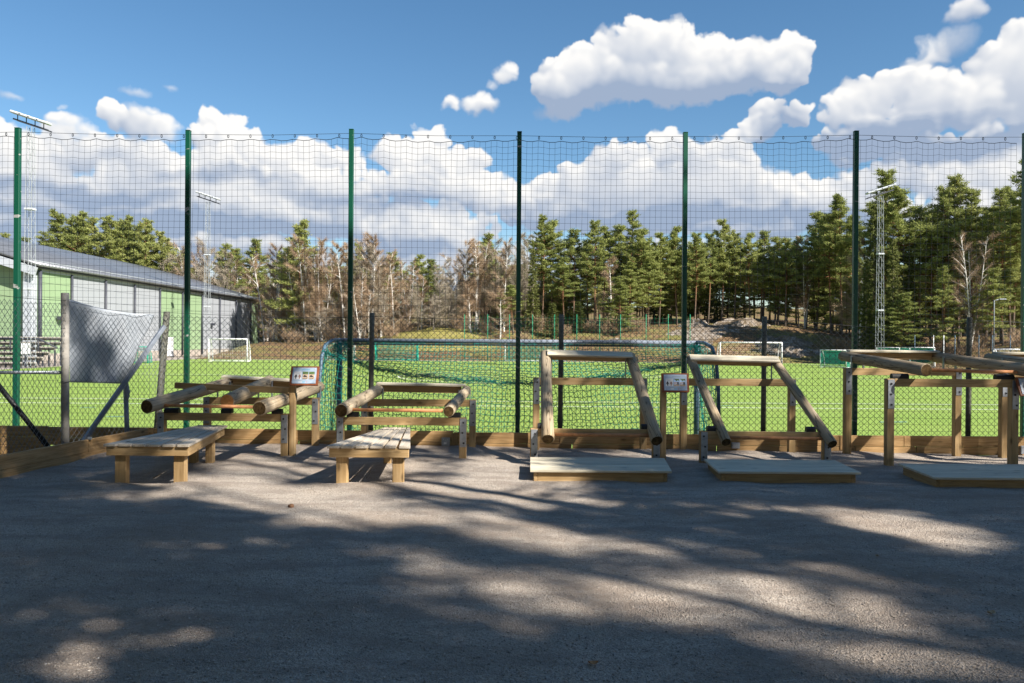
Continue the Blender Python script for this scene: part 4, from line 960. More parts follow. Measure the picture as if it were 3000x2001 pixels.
# loose pebbles
def pebbles():
    n = 60000; u = rng.random(n)
    Y = 3.5 / (1 - u * (1 - 3.5 / 11.8)); X = (rng.random(n) * 2 - 1) * .70 * Y; k = X > left_edge(Y) + .05; X, Y = X[k], Y[k]; n = len(X)
    s = .0025 + .0065 * rng.random(n) ** 3.6
    octa = np.array([(1, 0, 0), (0, 1, 0), (-1, 0, 0), (0, -1, 0), (0, 0, 1), (0, 0, -.4)], float); fc = np.array([(0, 1, 4), (1, 2, 4), (2, 3, 4), (3, 0, 4), (1, 0, 5), (0, 3, 5)])
    a = rng.random(n) * 6.28; c, si = np.cos(a), np.sin(a); sc = s[:, None, None] * (.7 + .6 * rng.random((n, 1, 3))) * np.array([1, 1, .7])
    V = octa[None] * sc + rng.normal(0, .15, (n, 6, 3)) * s[:, None, None]
    x = V[..., 0] * c[:, None] - V[..., 1] * si[:, None]; y = V[..., 0] * si[:, None] + V[..., 1] * c[:, None]
    V = np.stack([x + X[:, None], y + Y[:, None], V[..., 2] + (gz(X, Y) + s * .3)[:, None]], -1).reshape(-1, 3)
    Fc = (fc[None] + (np.arange(n) * 6)[:, None, None]).reshape(-1, 3)
    o = meshobj('gravel', np_mesh('gravel', V, Fc), 'pebble'); o['kind'] = 'stuff'; o['label'] = 'loose crushed stone scattered over the ground'
pebbles()

# ------------------------------------------------------------------ sports hall
HX, HY0, HB = -44.5, 74.8, PITCH_Z
HE = HB + 9.0; RX, RZ = -66.2, HB + 14.9; DIV = [74.8, 80.2, 86.9, 93.6, 100.3, 107.2, 114.0, 120.9, 128.0, 135.2, 139.4]
hall = thing('sports_hall', 'long sports hall clad in green and grey panels with low pitched metal roof', 'building', (HX, HY0, HB))
colr = ['hall_green', 'hall_grey', 'hall_grey', 'hall_grey', 'hall_green', 'hall_green', 'hall_grey', 'hall_grey', 'hall_grey', 'hall_green']
for k in range(10):
    y0, y1 = DIV[k] + .01, DIV[k + 1] - .01
    M = Matrix.Translation((HX - .1, (y0 + y1) / 2, (HB + .9 + HE) / 2)); meshobj('wall_panel', box_mesh(.2, y1 - y0, HE - HB - .9, .01), colr[k], hall, M)
    meshobj('plinth', box_mesh(.24, y1 - y0, .9, .01), 'plinth', hall, Matrix.Translation((HX - .1, (y0 + y1) / 2, HB + .45)))
    for q in range(1, 6): meshobj('panel_joint', box_mesh(.012, y1 - y0 - .3, .02, 0), 'hall_dark', hall, Matrix.Translation((HX + .004, (y0 + y1) / 2, HB + .9 + q * 1.35)))
for k in range(11): pipe('downpipe', [(HX + .16, DIV[k], HB + .2), (HX + .16, DIV[k], HE - .25)], .13 if k else .17, 'hall_dark', hall, 8)
meshobj('corner_column', box_mesh(.9, .9, HE - HB, .03), 'hall_white', hall, Matrix.Translation((HX - .6, HY0 - .28, (HB + HE) / 2)))
def roofprofile(s): return HX + (RX - HX) * s, HE + .25 + (RZ - HE) * (s + .14 * s * (1 - s))
sv = np.linspace(-.03, 1, 14); xr_ = np.array([roofprofile(s)[0] for s in sv]); zr_ = np.array([roofprofile(s)[1] for s in sv])
XR, YR = np.meshgrid(xr_, [HY0 - 1.2, 100, 120, DIV[-1] + .6]); ZR = np.tile(zr_, (4, 1))
ro = grid_mesh('roof', XR, YR, ZR, 'sheet_roof', None, True, hall); sm = ro.modifiers.new('thick', 'SOLIDIFY'); sm.thickness = .28; sm.offset = -1
sv2 = np.linspace(1, 2.02, 8); xr2 = 2 * RX - xr_[::-1]; XR, YR = np.meshgrid(xr2, [HY0 - 1.2, DIV[-1] + .6]); ro2 = grid_mesh('roof', XR, YR, np.tile(zr_[::-1], (2, 1)), 'sheet_roof', None, True, hall)
s_ = np.linspace(.24, .93, 8); XR, YR = np.meshgrid([roofprofile(s)[0] for s in s_], np.linspace(HY0 - .6, 112, 6)); grid_mesh('glossy_roof_panels', XR, YR, np.tile([roofprofile(s)[1] + .12 for s in s_], (6, 1)), 'glossy_panels', None, True, hall)
bar('roof_rail', (roofprofile(.22)[0], HY0 - .8, roofprofile(.22)[1] + .12), (roofprofile(.22)[0], 113, roofprofile(.22)[1] + .12), .12, .14, 'hall_dark', hall)
# gables
for y in (HY0 - .06, DIV[-1]):
    pts = [(HX - .3, HB), (HX - .3, HE)] + [roofprofile(s) for s in np.linspace(.02, 1, 10)]; pts = [(a, b - .3 if i > 1 else b) for i, (a, b) in enumerate(pts)]; pts += [(2 * RX - a, b) for a, b in pts[::-1]]
    me = bpy.data.meshes.new('gable_wall'); me.from_pydata([(a, y, b) for a, b in pts], [], [list(range(len(pts)))]); o = meshobj('gable_wall', me, 'hall_green', hall); sm = o.modifiers.new('t', 'SOLIDIFY'); sm.thickness = .2
vz = [roofprofile(s) for s in np.linspace(-.02, 1, 10)]
for k in range(9): bar('verge_board', (vz[k][0], HY0 - 1.15, vz[k][1] - .55), (vz[k + 1][0], HY0 - 1.15, vz[k + 1][1] - .55), .25, .75, 'hall_white', hall)
pipe('gutter', [(HX + .35, HY0 - 1.2, HE + .02), (HX + .35, DIV[-1] + .5, HE + .02)], .14, 'hall_dark', hall, 8)
bar('snow_guard', (HX + .1, HY0 - 1, HE + .62), (HX + .1, DIV[-1], HE + .62), .06, .08, 'mast_grey', hall)
for y in np.arange(HY0, DIV[-1], 2.2): meshobj('guard_bracket', box_mesh(.07, .07, .4, 0), 'mast_grey', hall, Matrix.Translation((HX + .1, y, HE + .45)))
bar('fascia', (HX + .06, HY0 + .3, HE - .2), (HX + .06, DIV[-1] - .2, HE - .2), .06, .34, 'hall_white', hall)
meshobj('door', box_mesh(.1, 1.7, 2.5, .02), 'white_paint', hall, Matrix.Translation((HX + .06, 103.6, HB + 1.35)))
for (x, y) in ((168, 932), (617, 950)):
    u = ray(x, y); Y = HX / u[0]; z = EYE + u[1] * Y; meshobj('wall_lamp', box_mesh(.5, .7, .35, .05), 'hall_dark', hall, Matrix.Translation((HX + .35, Y, z)))
# bleachers in front of the gable
bl = thing('bleachers', 'stepped wooden spectator benches with handrail before the hall gable', 'bleachers', (-45, 70, HB))
for r in range(6):
    y = 66.0 + r * .9; z = HB + .35 + r * .42
    bar('bench_row', (-52, y, z), (-39.5, y, z), .42, .12, 'bench_grey', bl, b=.01)
    bar('riser_plank', (-52, y + .3, z - .16), (-39.5, y + .3, z - .16), .06, .2, 'bench_grey', bl, b=.01)
    for x in (-51, -48, -45, -42, -40): meshobj('support', box_mesh(.1, .1, z - HB, 0), 'hall_dark', bl, Matrix.Translation((x, y + .1, (z + HB) / 2 - .05)))
pipe('handrail', [tuple(P(-60, 990, 68)), tuple(P(112, 992, 68)), tuple(P(168, 1020, 68))], .07, 'hall_dark', bl, 8)
for x in (-30, 30, 112): pipe('rail_post', [tuple(P(x, 991, 68)), tuple(P(x, 1040, 68))], .05, 'hall_dark', bl, 6)
pf = P(75, 1022, 65.6); o = meshobj('notice_board', box_mesh(.7, .12, .9, .02), 'white_paint', None, Matrix.Translation(pf)); tag(o, 'small white cabinet standing in front of the spectator benches', 'cabinet')
sup = meshobj('cabinet_leg', box_mesh(.12, .1, pf.z - HB - .45, 0), 'hall_dark', o, Matrix.Translation((pf.x, pf.y, (pf.z - .45 + HB) / 2)))

# ------------------------------------------------------------------ flood-light masts
def mast(label, x, ytop, Y, nl=4, ang=R(8)):
    top = P(x, ytop, Y); X = top.x; H = top.z; t = thing('floodlight_mast', label, 'floodlight mast', (X, Y, PITCH_Z), 'lattice floodlight masts round the pitch')
    S = []; n = int((H - PITCH_Z) / .75); w0, w1 = .33, .20
    def cor(k, i):
        f = k / n; w = w0 + (w1 - w0) * f; a = [(-1, -1), (1, -1), (1, 1), (-1, 1)][i % 4]; return np.array((X + a[0] * w, Y + a[1] * w, PITCH_Z + (H - PITCH_Z) * f))
    L4 = [];
    for k in range(n):
        for i in range(4):
            L4.append((cor(k, i), cor(k + 1, i))); S.append((cor(k, i), cor(k + 1, i + 1)) if k % 2 else (cor(k, i + 1), cor(k + 1, i)))
    tubes('mast_leg', np.array(L4), .024, 'mast_grey', t, loc=(X, Y, PITCH_Z), sides=4); tubes('lattice', np.array(S), .012, 'mast_grey', t, loc=(X, Y, PITCH_Z), sides=3)
    for f in (.33, .66): meshobj('joint_plate', box_mesh(.62, .62, .14, 0), 'goal_white', t, Matrix.Translation((X, Y, PITCH_Z + (H - PITCH_Z) * f)))
    s = 1 if X < 0 else -1; hd = Vector((s * 2.3, 0, -.75)).normalized()
    a, b = Vector((X, Y, H + .2)) - hd * 1.45, Vector((X, Y, H + .2)) + hd * 1.45
    bar('lamp_bar', a, b, .16, .12, 'hall_dark', t, b=.01); bar('lamp_bar', a + Vector((0, .5, 0)), b + Vector((0, .5, 0)), .1, .1, 'hall_dark', t, b=.01)
    for k in range(4):
        q = a.lerp(b, (k + .5) / 4) + Vector((0, 0, .52)); M = Matrix.Translation(q) @ Matrix.Rotation(s * R(17), 4, 'Y')
        lh = meshobj('lamp_head', box_mesh(.98, .72, .20, .07), 'goal_white', t, M); pipe('lamp_stay', [q, q + Vector((0, 0, -.5))], .035, 'hall_dark', t, 6)
mast('tall lattice floodlight mast rising beside the leftmost green post', 90, 372, 63); mast('distant lattice floodlight mast in front of the hall roof', 609, 590, 99.6); mast('lattice floodlight mast before the dark pines at right', 2580, 574, 84)

# ------------------------------------------------------------------ far goals
def far_goal(label, xl_, xr_, ytop, Y, H=2.0, D=1.2, fm='far_white', nm='far_green_net', yaw=0.0, dens=.2, nr=.012, fr=.05):
    c = P((xl_ + xr_) / 2, ytop, Y); W = (xr_ - xl_) / F * Y; c.z = PITCH_Z
    t = thing('football_goal', label, 'goal', c, 'movable goals round the far side of the pitch'); RM = Matrix.Translation(c) @ Matrix.Rotation(yaw, 4, 'Z')
    def w(x, y, z): return RM @ Vector((x, y, z))
    a = W / 2
    pipe('crossbar', [w(-a, 0, H), w(a, 0, H)], fr, fm, t, 8)
    for s in (-a, a):
        pipe('post', [w(s, 0, 0), w(s, 0, H)], fr, fm, t, 8)
        pipe('side_frame', [w(s, 0, H), w(s, D * .45, H * .97), w(s, D * .8, H * .6), w(s, D, .06), w(s, 0, .06)], fr * .7, fm, t, 6)
    pipe('ground_bar', [w(-a, D, .06), w(a, D, .06)], fr * .7, fm, t, 6)
    S = []; nx = max(3, int(W / dens)); ny = int((D + H) / dens)
    q = np.linspace(0, 1, ny + 1); prof = np.stack([np.interp(q, [0, .2, .5, 1], [0, D * .45, D * .8, D]), np.interp(q, [0, .2, .5, 1], [H, H * .97, H * .6, .06])], 1)
    for i in range(nx + 1):
        x = -a + 2 * a * i / nx
        for k in range(ny): S.append((w(x, *prof[k]), w(x, *prof[k + 1])))
    for k in range(ny + 1): S.append((w(-a, *prof[k]), w(a, *prof[k])))
    for s in (-a, a):
        for k in range(1, ny): S.append((w(s, 0, prof[k][1]), w(s, *prof[k])))
        for k in range(1, 5): S.append((w(s, prof[ny][0] * k / 5, .06), w(s, prof[ny][0] * k / 5, H * (1 - .12 * k))))
    tubes('net', np.array([[tuple(u), tuple(v)] for u, v in S]), nr, nm, t, loc=tuple(c)); return t
far_goal('white framed goal on wheels standing beside the hall', 614, 722, 992, 84, 2.44, 2.0, 'far_white', 'far_white', R(8), .25, .007, .07)
far_goal('small green netted goal half hidden by the slanted brace', 392, 432, 1040, 78, 1.6, 1.0, 'far_green_net', 'far_green_net', 0, .16, .014)
far_goal('green netted goal seen just inside the left post of the near goal', 960, 1040, 1000, 95.5, 2.0, 1.2, 'far_white', 'far_green_net', R(180), .2, .012)
far_goal('wide pale green goal standing on the far side behind the near goal net', 1100, 1222, 1003, 95.8, 2.0, 1.2, 'far_green_net', 'far_green_net', 0, .16, .014, .09)
far_goal('white posted goal with dark green net in the middle of the far side', 1480, 1655, 1000, 94.8, 2.2, 1.5, 'far_white', 'far_green_net', 0, .18, .016)
far_goal('large white goal against the rock slab', 2110, 2291, 1003, 95, 2.44, 1.6, 'far_white', 'far_white', 0, .3, .005, .08)
far_goal('small goal with bright green net beside the chest-high log frame', 2404, 2478, 1019, 78, 1.75, 1.3, 'far_white', 'far_green_net', R(-40), .11, .014)
far_goal('green netted goal behind the top plank of the chest-high frame, left one', 2572, 2660, 1016, 84, 2.0, 1.4, 'far_white', 'far_green_net', R(-30), .12, .014)
far_goal('green netted goal behind the top plank of the chest-high frame, right one', 2640, 2732, 1012, 82, 2.05, 1.4, 'far_white', 'far_green_net', R(-30), .12, .014)
far_goal('white goal with curved side frames near the right picture edge', 2917, 3015, 1017, 70, 2.0, 1.3, 'far_white', 'far_white', R(165), .3, .006, .06)
# far tall net
fnY = 98.4
fn = thing('ball_stop_net', 'distant green net fence on thin posts beyond the far goal line', 'net', (0, fnY, PITCH_Z))
fx = [1361, 1429, 1493, 1560, 1625, 1690, 1757, 1818, 1893, 1958, 2022]
for x in fx:
    p = P(x, 921, fnY); pipe('post', [(p.x, fnY, PITCH_Z - .1), (p.x, fnY, p.z)], .05, 'far_green_post', fn, 6)
x0, x1, zt = P(1361, 921, fnY).x, P(2022, 921, fnY).x, 4.8
S = [((x, fnY, PITCH_Z), (x, fnY, zt)) for x in np.arange(x0, x1, .5)] + [((x0, fnY, z), (x1, fnY, z)) for z in np.arange(PITCH_Z + .3, zt, .5)]
tubes('net', np.array(S), .006, 'far_green_post', fn, loc=(0, fnY, PITCH_Z))
rf = thing('mesh_fence', 'low mesh fence on pale thin posts at the right end of the pitch', 'fence', (45, 80, PITCH_Z))
for x in (2680, 2735, 2765, 2798, 2868, 2908, 2960):
    p = P(x, 985, 82); pipe('post', [(p.x, 82, PITCH_Z + .2), (p.x, 82, p.z + .1)], .04, 'far_white' if x % 2 else 'goal_bluegrey', rf, 6)
S = [((41 + .5 * k, 82, PITCH_Z), (41 + .5 * k, 82, 2.0)) for k in range(26)] + [((41, 82, PITCH_Z + .4 * k), (54, 82, PITCH_Z + .4 * k)) for k in range(7)]
tubes('mesh', np.array(S), .005, 'wire_mesh', rf, loc=(45, 80, PITCH_Z))
sp_ = P(2913, 880, 80); lamp = thing('street_lamp', 'thin grey street lamp among the trees at right', 'street lamp', (sp_.x, 80, 0)); pipe('pole', [(sp_.x, 80, PITCH_Z), (sp_.x, 80, sp_.z), (sp_.x + .5, 80, sp_.z + .1)], .05, 'mast_grey', lamp, 6); meshobj('lamp_head', box_mesh(.7, .3, .12, .03), 'mast_grey', lamp, Matrix.Translation((sp_.x + .8, 80, sp_.z + .12)))

# ------------------------------------------------------------------ rock slab, mound
def hill(name, cx, cy, rx, ry, h, mat, seed, n=90, rough=.25, kind='structure', base=None):
    g = np.random.default_rng(seed); u = np.linspace(-1, 1, n); U, V = np.meshgrid(u, u); d = np.sqrt(U * U + V * V)
    ph = g.random((10, 3)) * 6.28; nz = np.zeros_like(U)
    for k in range(10):
        f = 1.5 * 1.45 ** k; nz += rough / (1.3 ** k) * np.sin(U * f * math.cos(ph[k, 0]) * 2 + V * f * math.sin(ph[k, 0]) * 2 + ph[k, 1])
    prof = np.clip(1 - d, 0, 1); prof = 1 - (1 - prof) ** 3
    X, Y = cx + U * rx, cy + V * ry; Z = Tz(X, Y) - .4 + (prof * h * (1 + nz) + nz * .4 * (d < 1))
    o = grid_mesh(name, X, Y, Z, mat, kind); return o
hill('grass_mound', -11, 110, 17, 10, .55, 'mossy_grass', 3, 60, .12)
hill('rock_outcrop', 28.5, 107, 15, 10.5, .45, 'bedrock', 5, 120, .09)
hill('rock_outcrop', 16, 105, 9, 6, .3, 'bedrock', 6, 80, .12)
hill('rock_outcrop', 36, 102.5, 5, 4.2, .9, 'bedrock', 8, 70, .25)
hill('rock_outcrop', 33, 114, 5, 3.2, .9, 'bedrock', 9, 70, .25)
hill('rock_outcrop', 26, 113.5, 3, 2, .7, 'bedrock', 10, 50, .3)

# ------------------------------------------------------------------ trees
def merge(parts):
    V, Fq, off = [], [], 0
    for v, f in parts:
        V.append(v); Fq.append(np.asarray(f) + off); off += len(v)
    return np.concatenate(V), np.concatenate(Fq)
def tufts(P0, D, L, Wd, g):
    """needle tufts: two crossed slim triangles each"""
    n = len(P0); D = D / np.linalg.norm(D, axis=1, keepdims=True); s = np.cross(D, g.normal(size=(n, 3))); s /= np.linalg.norm(s, axis=1, keepdims=True)
    L = np.broadcast_to(L, (n,))[:, None]; Wd = np.broadcast_to(Wd, (n,))[:, None]
    V = np.stack([P0 - s * Wd, P0 + s * Wd, P0 + D * L], 1); return V.reshape(-1, 3), np.arange(n * 3).reshape(-1, 3)
def tri(quads): q = np.asarray(quads); return np.concatenate([q[:, [0, 1, 2]], q[:, [0, 2, 3]]])
def trunk_segs(g, H, r0, r1, bend=.25, n=9):
    t = np.linspace(0, 1, n + 1); a = g.random(2) * 6.28
    p = np.stack([bend * np.sin(t * 3 + a[0]) - bend * math.sin(a[0]), bend * np.sin(t * 2.3 + a[1]) - bend * math.sin(a[1]), t * H], 1)
    r = r0 + (r1 - r0) * t ** .9; return p, r
def proto_pine(seed, H=18, low=.42, width=2.5, dens=1.0, top='round'):
    g = np.random.default_rng(seed); p, r = trunk_segs(g, H, .19, .035); tr = [tube_data(np.stack([p[:-1], p[1:]], 1), r[:-1], r[1:], 7)]
    PT, DT = [], []; nb = int(68 * dens)
    for k in range(nb):
        f = low + (1 - low) * (k + g.random()) / nb; f = min(f, .99); z = f * H; c = np.array([np.interp(z, p[:, 2], p[:, i]) for i in (0, 1)] + [z])
        q = (f - low) / (1 - low); ln = width * (.55 + .75 * math.sin(min(1, q * 1.05 + .12) * math.pi) ** .8) * (1 - q * .55) * g.uniform(.55, 1.2)
        if q > .93: ln = width * .28 * g.uniform(.7, 1.2)
        az = g.random() * 6.28; el = (-.10 + .55 * q + g.normal(0, .16)); d = np.array([math.cos(az) * math.cos(el), math.sin(az) * math.cos(el), math.sin(el)])
        e = c + d * ln + np.array([0, 0, .12 * ln]); mid = c + d * ln * .5 - np.array([0, 0, .05 * ln])
        tr.append(tube_data(np.array([(c, mid), (mid, e)]), [.05, .03], [.03, .012], 3))
        ncl = int(3 + ln * 2.3)
        for j in range(ncl):
            s = .35 + .68 * (j + g.random()) / ncl; b = c + (e - c) * s + g.normal(0, .13, 3) * np.array([1, 1, .45]) * (.5 + ln * .3)
            m = 20; dd = g.normal(size=(m, 3)) * np.array([1, 1, .6]) + d * .35 + np.array([0, 0, .35]); PT.append(b + g.normal(0, .17, (m, 3)) * np.array([1, 1, .5])); DT.append(dd)
    for k in range(int(12 * dens)):      # dead lower branches
        f = .14 + (low - .14) * g.random(); c = np.array([np.interp(f * H, p[:, 2], p[:, i]) for i in (0, 1)] + [f * H]); az = g.random() * 6.28; e = c + np.array([math.cos(az), math.sin(az), -.05]) * g.uniform(.5, 1.5)
        tr.append(tube_data(np.array([(c, e)]), [.022], [.006], 3))
    PT, DT = np.concatenate(PT), np.concatenate(DT); n = len(PT); V, Fc = tufts(PT, DT, g.uniform(.28, .55, n), g.uniform(.032, .075, n), g)
    tv, tf = merge(tr); return np_mesh('pine_trunk', tv, tf, True), np_mesh('pine_crown', V, Fc)
def proto_spruce(seed, H=17, width=2.3, low=.06):
    g = np.random.default_rng(seed); p, r = trunk_segs(g, H, .17, .02, .06); tr = [tube_data(np.stack([p[:-1], p[1:]], 1), r[:-1], r[1:], 7)]; PT, DT = [], []
    nb = 110
    for k in range(nb):
        f = low + (1 - low) * ((k + g.random()) / nb); f = min(f, .985); z = f * H; ln = width * (1 - f) ** .75 * g.uniform(.7, 1.1) + .15; az = k * 2.4 + g.random() * .8
        d = np.array([math.cos(az), math.sin(az), -.28 + .55 * f]); c = np.array([p[0, 0], p[0, 1], z]); e = c + d * ln + np.array([0, 0, .10 * ln]); tr.append(tube_data(np.array([(c, e)]), [.025], [.006], 3))
        ncl = int(3 + ln * 4)
        for j in range(ncl):
            s = .12 + .9 * (j + g.random()) / ncl; b = c + (e - c) * s; m = 10; PT.append(b + g.normal(0, .10, (m, 3)) * np.array([1, 1, .7])); DT.append(g.normal(size=(m, 3)) * .6 + d * .8 + np.array([0, 0, -.75]))
    PT, DT = np.concatenate(PT), np.concatenate(DT); n = len(PT); V, Fc = tufts(PT, DT, g.uniform(.22, .44, n), g.uniform(.04, .085, n), g)
    tv, tf = merge(tr); return np_mesh('spruce_trunk', tv, tf, True), np_mesh('spruce_crown', V, Fc)
def proto_bare(seed, H=15, spread=.5, ntw=2600, stems=1, low=.3, tw=.012):
    g = np.random.default_rng(seed); tr, tw_s, tw_r = [], [], []; ends = []
    for s in range(stems):
        p, r = trunk_segs(g, H * g.uniform(.85, 1), .16 if stems == 1 else .125, .015, .3); lean = g.normal(0, .06, 2) + (np.array([math.cos(s * 2.1), math.sin(s * 2.1)]) * .09 if stems > 1 else 0)
        p[:, 0] += lean[0] * p[:, 2]; p[:, 1] += lean[1] * p[:, 2]; tr.append(tube_data(np.stack([p[:-1], p[1:]], 1), r[:-1], r[1:], 6)); HH = p[-1, 2]
        for k in range(26):
            f = low + (1 - low) * (k + g.random()) / 26; f = min(f, .97); z = f * HH; c = np.array([np.interp(z, p[:, 2], p[:, i]) for i in (0, 1)] + [z]); ln = H * spread * .32 * (1.15 - f) ** .6 * g.uniform(.6, 1.2); az = g.random() * 6.28; el = g.uniform(.5, 1.1)
            d = np.array([math.cos(az) * math.cos(el), math.sin(az) * math.cos(el), math.sin(el)]); m1 = c + d * ln * .5; e = c + d * ln + np.array([math.cos(az), math.sin(az), -.1]) * ln * .12
            tr.append(tube_data(np.array([(c, m1), (m1, e)]), [.035, .022], [.022, .008], 3)); ends.append((c, e, ln))
    n = ntw; idx = g.integers(0, len(ends), n); C = np.array([e[0] for e in ends])[idx]; E = np.array([e[1] for e in ends])[idx]; Ln = np.array([e[2] for e in ends])[idx]
    s = g.uniform(.25, 1.0, (n, 1)); b = C + (E - C) * s; D = (E - C) / np.linalg.norm(E - C, axis=1, keepdims=True) * .8 + g.normal(size=(n, 3)) * .55 + np.array([0, 0, .15]); D /= np.linalg.norm(D, axis=1, keepdims=True)
    L1 = g.uniform(.4, 1.0, (n, 1)) * (.5 + Ln[:, None] * .25); e1 = b + D * L1 * .55; e2 = e1 + (D + g.normal(size=(n, 3)) * .3) * L1 * .45 - np.array([0, 0, .08])
    V, Fq = tube_data(np.concatenate([np.stack([b, e1], 1), np.stack([e1, e2], 1)]), np.concatenate([np.full(n, tw), np.full(n, tw * .7)]), np.concatenate([np.full(n, tw * .7), np.full(n, tw * .3)]), 3)
    tv, tf = merge(tr); return np_mesh('bare_trunk', tv, tf, True), np_mesh('bare_twigs', V, Fq)
def proto_bush(seed, H=1.6):
    g = np.random.default_rng(seed); S = []
    for k in range(90):
        az = g.random() * 6.28; c = np.array([g.normal(0, .35), g.normal(0, .35), 0]); e = c + np.array([math.cos(az) * .6, math.sin(az) * .6, 1]) * H * g.uniform(.5, 1); S.append((c, e))
        for q in range(5):
            s = g.uniform(.35, 1); b = c + (e - c) * s; S.append((b, b + g.normal(size=3) * .3 + np.array([0, 0, .25])))
    V, Fq = tube_data(np.array(S), .012, .004, 3); return None, np_mesh('bush_twigs', V, Fq)
def withmat(pr, a, b):
    if pr[0]: pr[0].materials.append(MATS[a])
    pr[1].materials.append(MATS[b]); return pr
PROTO = {
    'pine': [withmat(proto_pine(s, 18, lo, wd, dn), 'pine_bark', 'pine_needles') for s, lo, wd, dn in ((1, .36, 3.0, 1.2), (2, .44, 2.7, 1.15), (3, .28, 2.9, 1.3), (4, .48, 3.3, 1.2), (5, .53, 2.9, 1.0), (6, .20, 2.6, 1.4), (7, .14, 2.9, 1.5))],
    'broadpine': [withmat(proto_pine(s, 17, .12, 3.9, 2.0), 'pine_bark', 'pine_needles') for s in (31, 32)],
    'tallpine': [withmat(proto_pine(s, 22, lo, 3.5, 1.4), 'pine_bark', 'pine_needles') for s, lo in ((41, .50), (42, .58), (43, .42))],
    'spruce': [withmat(proto_spruce(s, 17, w_), 'grey_bark', 'spruce_needles') for s, w_ in ((51, 2.3), (52, 2.0))],
    'birch': [withmat(proto_bare(s, 15, .62, 7800, st, .14, .0062), 'birch_bark', 'bare_twigs') for s, st in ((61, 1), (62, 2), (63, 1), (64, 3))],
    'bare': [withmat(proto_bare(s, 15, .75, 6000, st, .15, .0065), 'grey_bark', 'grey_twigs') for s, st in ((71, 1), (72, 2))],
    'bush': [withmat(proto_bush(s), 'grey_bark', 'bare_twigs') for s in (81, 82)],
}
PH = {'pine': 18, 'broadpine': 17, 'tallpine': 22, 'spruce': 17, 'birch': 15, 'bare': 15, 'bush': 1.6}
NAMES = {'pine': ('pine_tree', 'pine'), 'broadpine': ('pine_tree', 'pine'), 'tallpine': ('pine_tree', 'pine'), 'spruce': ('spruce_tree', 'spruce'), 'birch': ('birch_tree', 'birch'), 'bare': ('bare_tree', 'bare tree'), 'bush': ('bare_bush', 'bush')}
WORDS = {'pine': 'olive pine', 'broadpine': 'bushy pine', 'tallpine': 'tall pine', 'spruce': 'dark spruce', 'birch': 'leafless birch', 'bare': 'leafless grey tree', 'bush': 'leafless brown bush'}
BAYS = [(330, 'above the hall roof'), (552, 'at the far hall roof'), (900, 'right of the hall end'), (1276, 'behind the near goal\'s left half'), (1522, 'behind the near goal\'s middle'), (1765, 'left behind the fifth green post'), (2008, 'right behind the fifth green post'), (2260, 'above the rock slab'), (2508, 'left of the sixth green post'), (2720, 'around the right mast'), (3400, 'at far right'), (1e9, 'behind the viewer')]
TREG = {}
def tree(kind, X, Y, H, seed, row='front', label=None, z=None):
    g = random.Random(seed); pr = PROTO[kind][seed % len(PROTO[kind])]; s = H / PH[kind]; nm, cat = NAMES[kind]
    z = float(Tz(X, Y)) - .15 if z is None else z
    px_ = CX + F * X / Y; where = next(b for lim, b in BAYS if px_ < lim or Y <= 0 or px_ < -400)
    global TREG
    ro_ = {'front': 'front of the wood', 'edge': 'foot of the wood', 'mid': 'wood', 'back': 'back of the wood'}[row]
    o = thing(nm, label or f'{WORDS[kind]} in the {ro_}, {where}', cat, (X, Y, z), f'{WORDS[kind]}s, {ro_}, {where}' if not label else 'single trees standing out of the wood')
    if row == 'front' and not label: TREG.setdefault((kind, where), []).append((px_, o))
    wd = min(max(s, .75), 1.35) * g.uniform(.9, 1.1); o.scale = (wd, wd, s); o.rotation_euler = (0, 0, g.random() * 6.28)
    if pr[0]: t = bpy.data.objects.new('trunk', pr[0]); COL.objects.link(t); t.parent = o
    c = bpy.data.objects.new('crown' if kind != 'bush' else 'twigs', pr[1]); COL.objects.link(c); c.parent = o
    return o
def tree_px(kind, x, ytop, Y, seed, row='front', label=None):
    p = P(x, ytop, Y); z = float(Tz(p.x, Y)) - .15; return tree(kind, p.x, Y, max(4, p.z - z), seed, row, label)
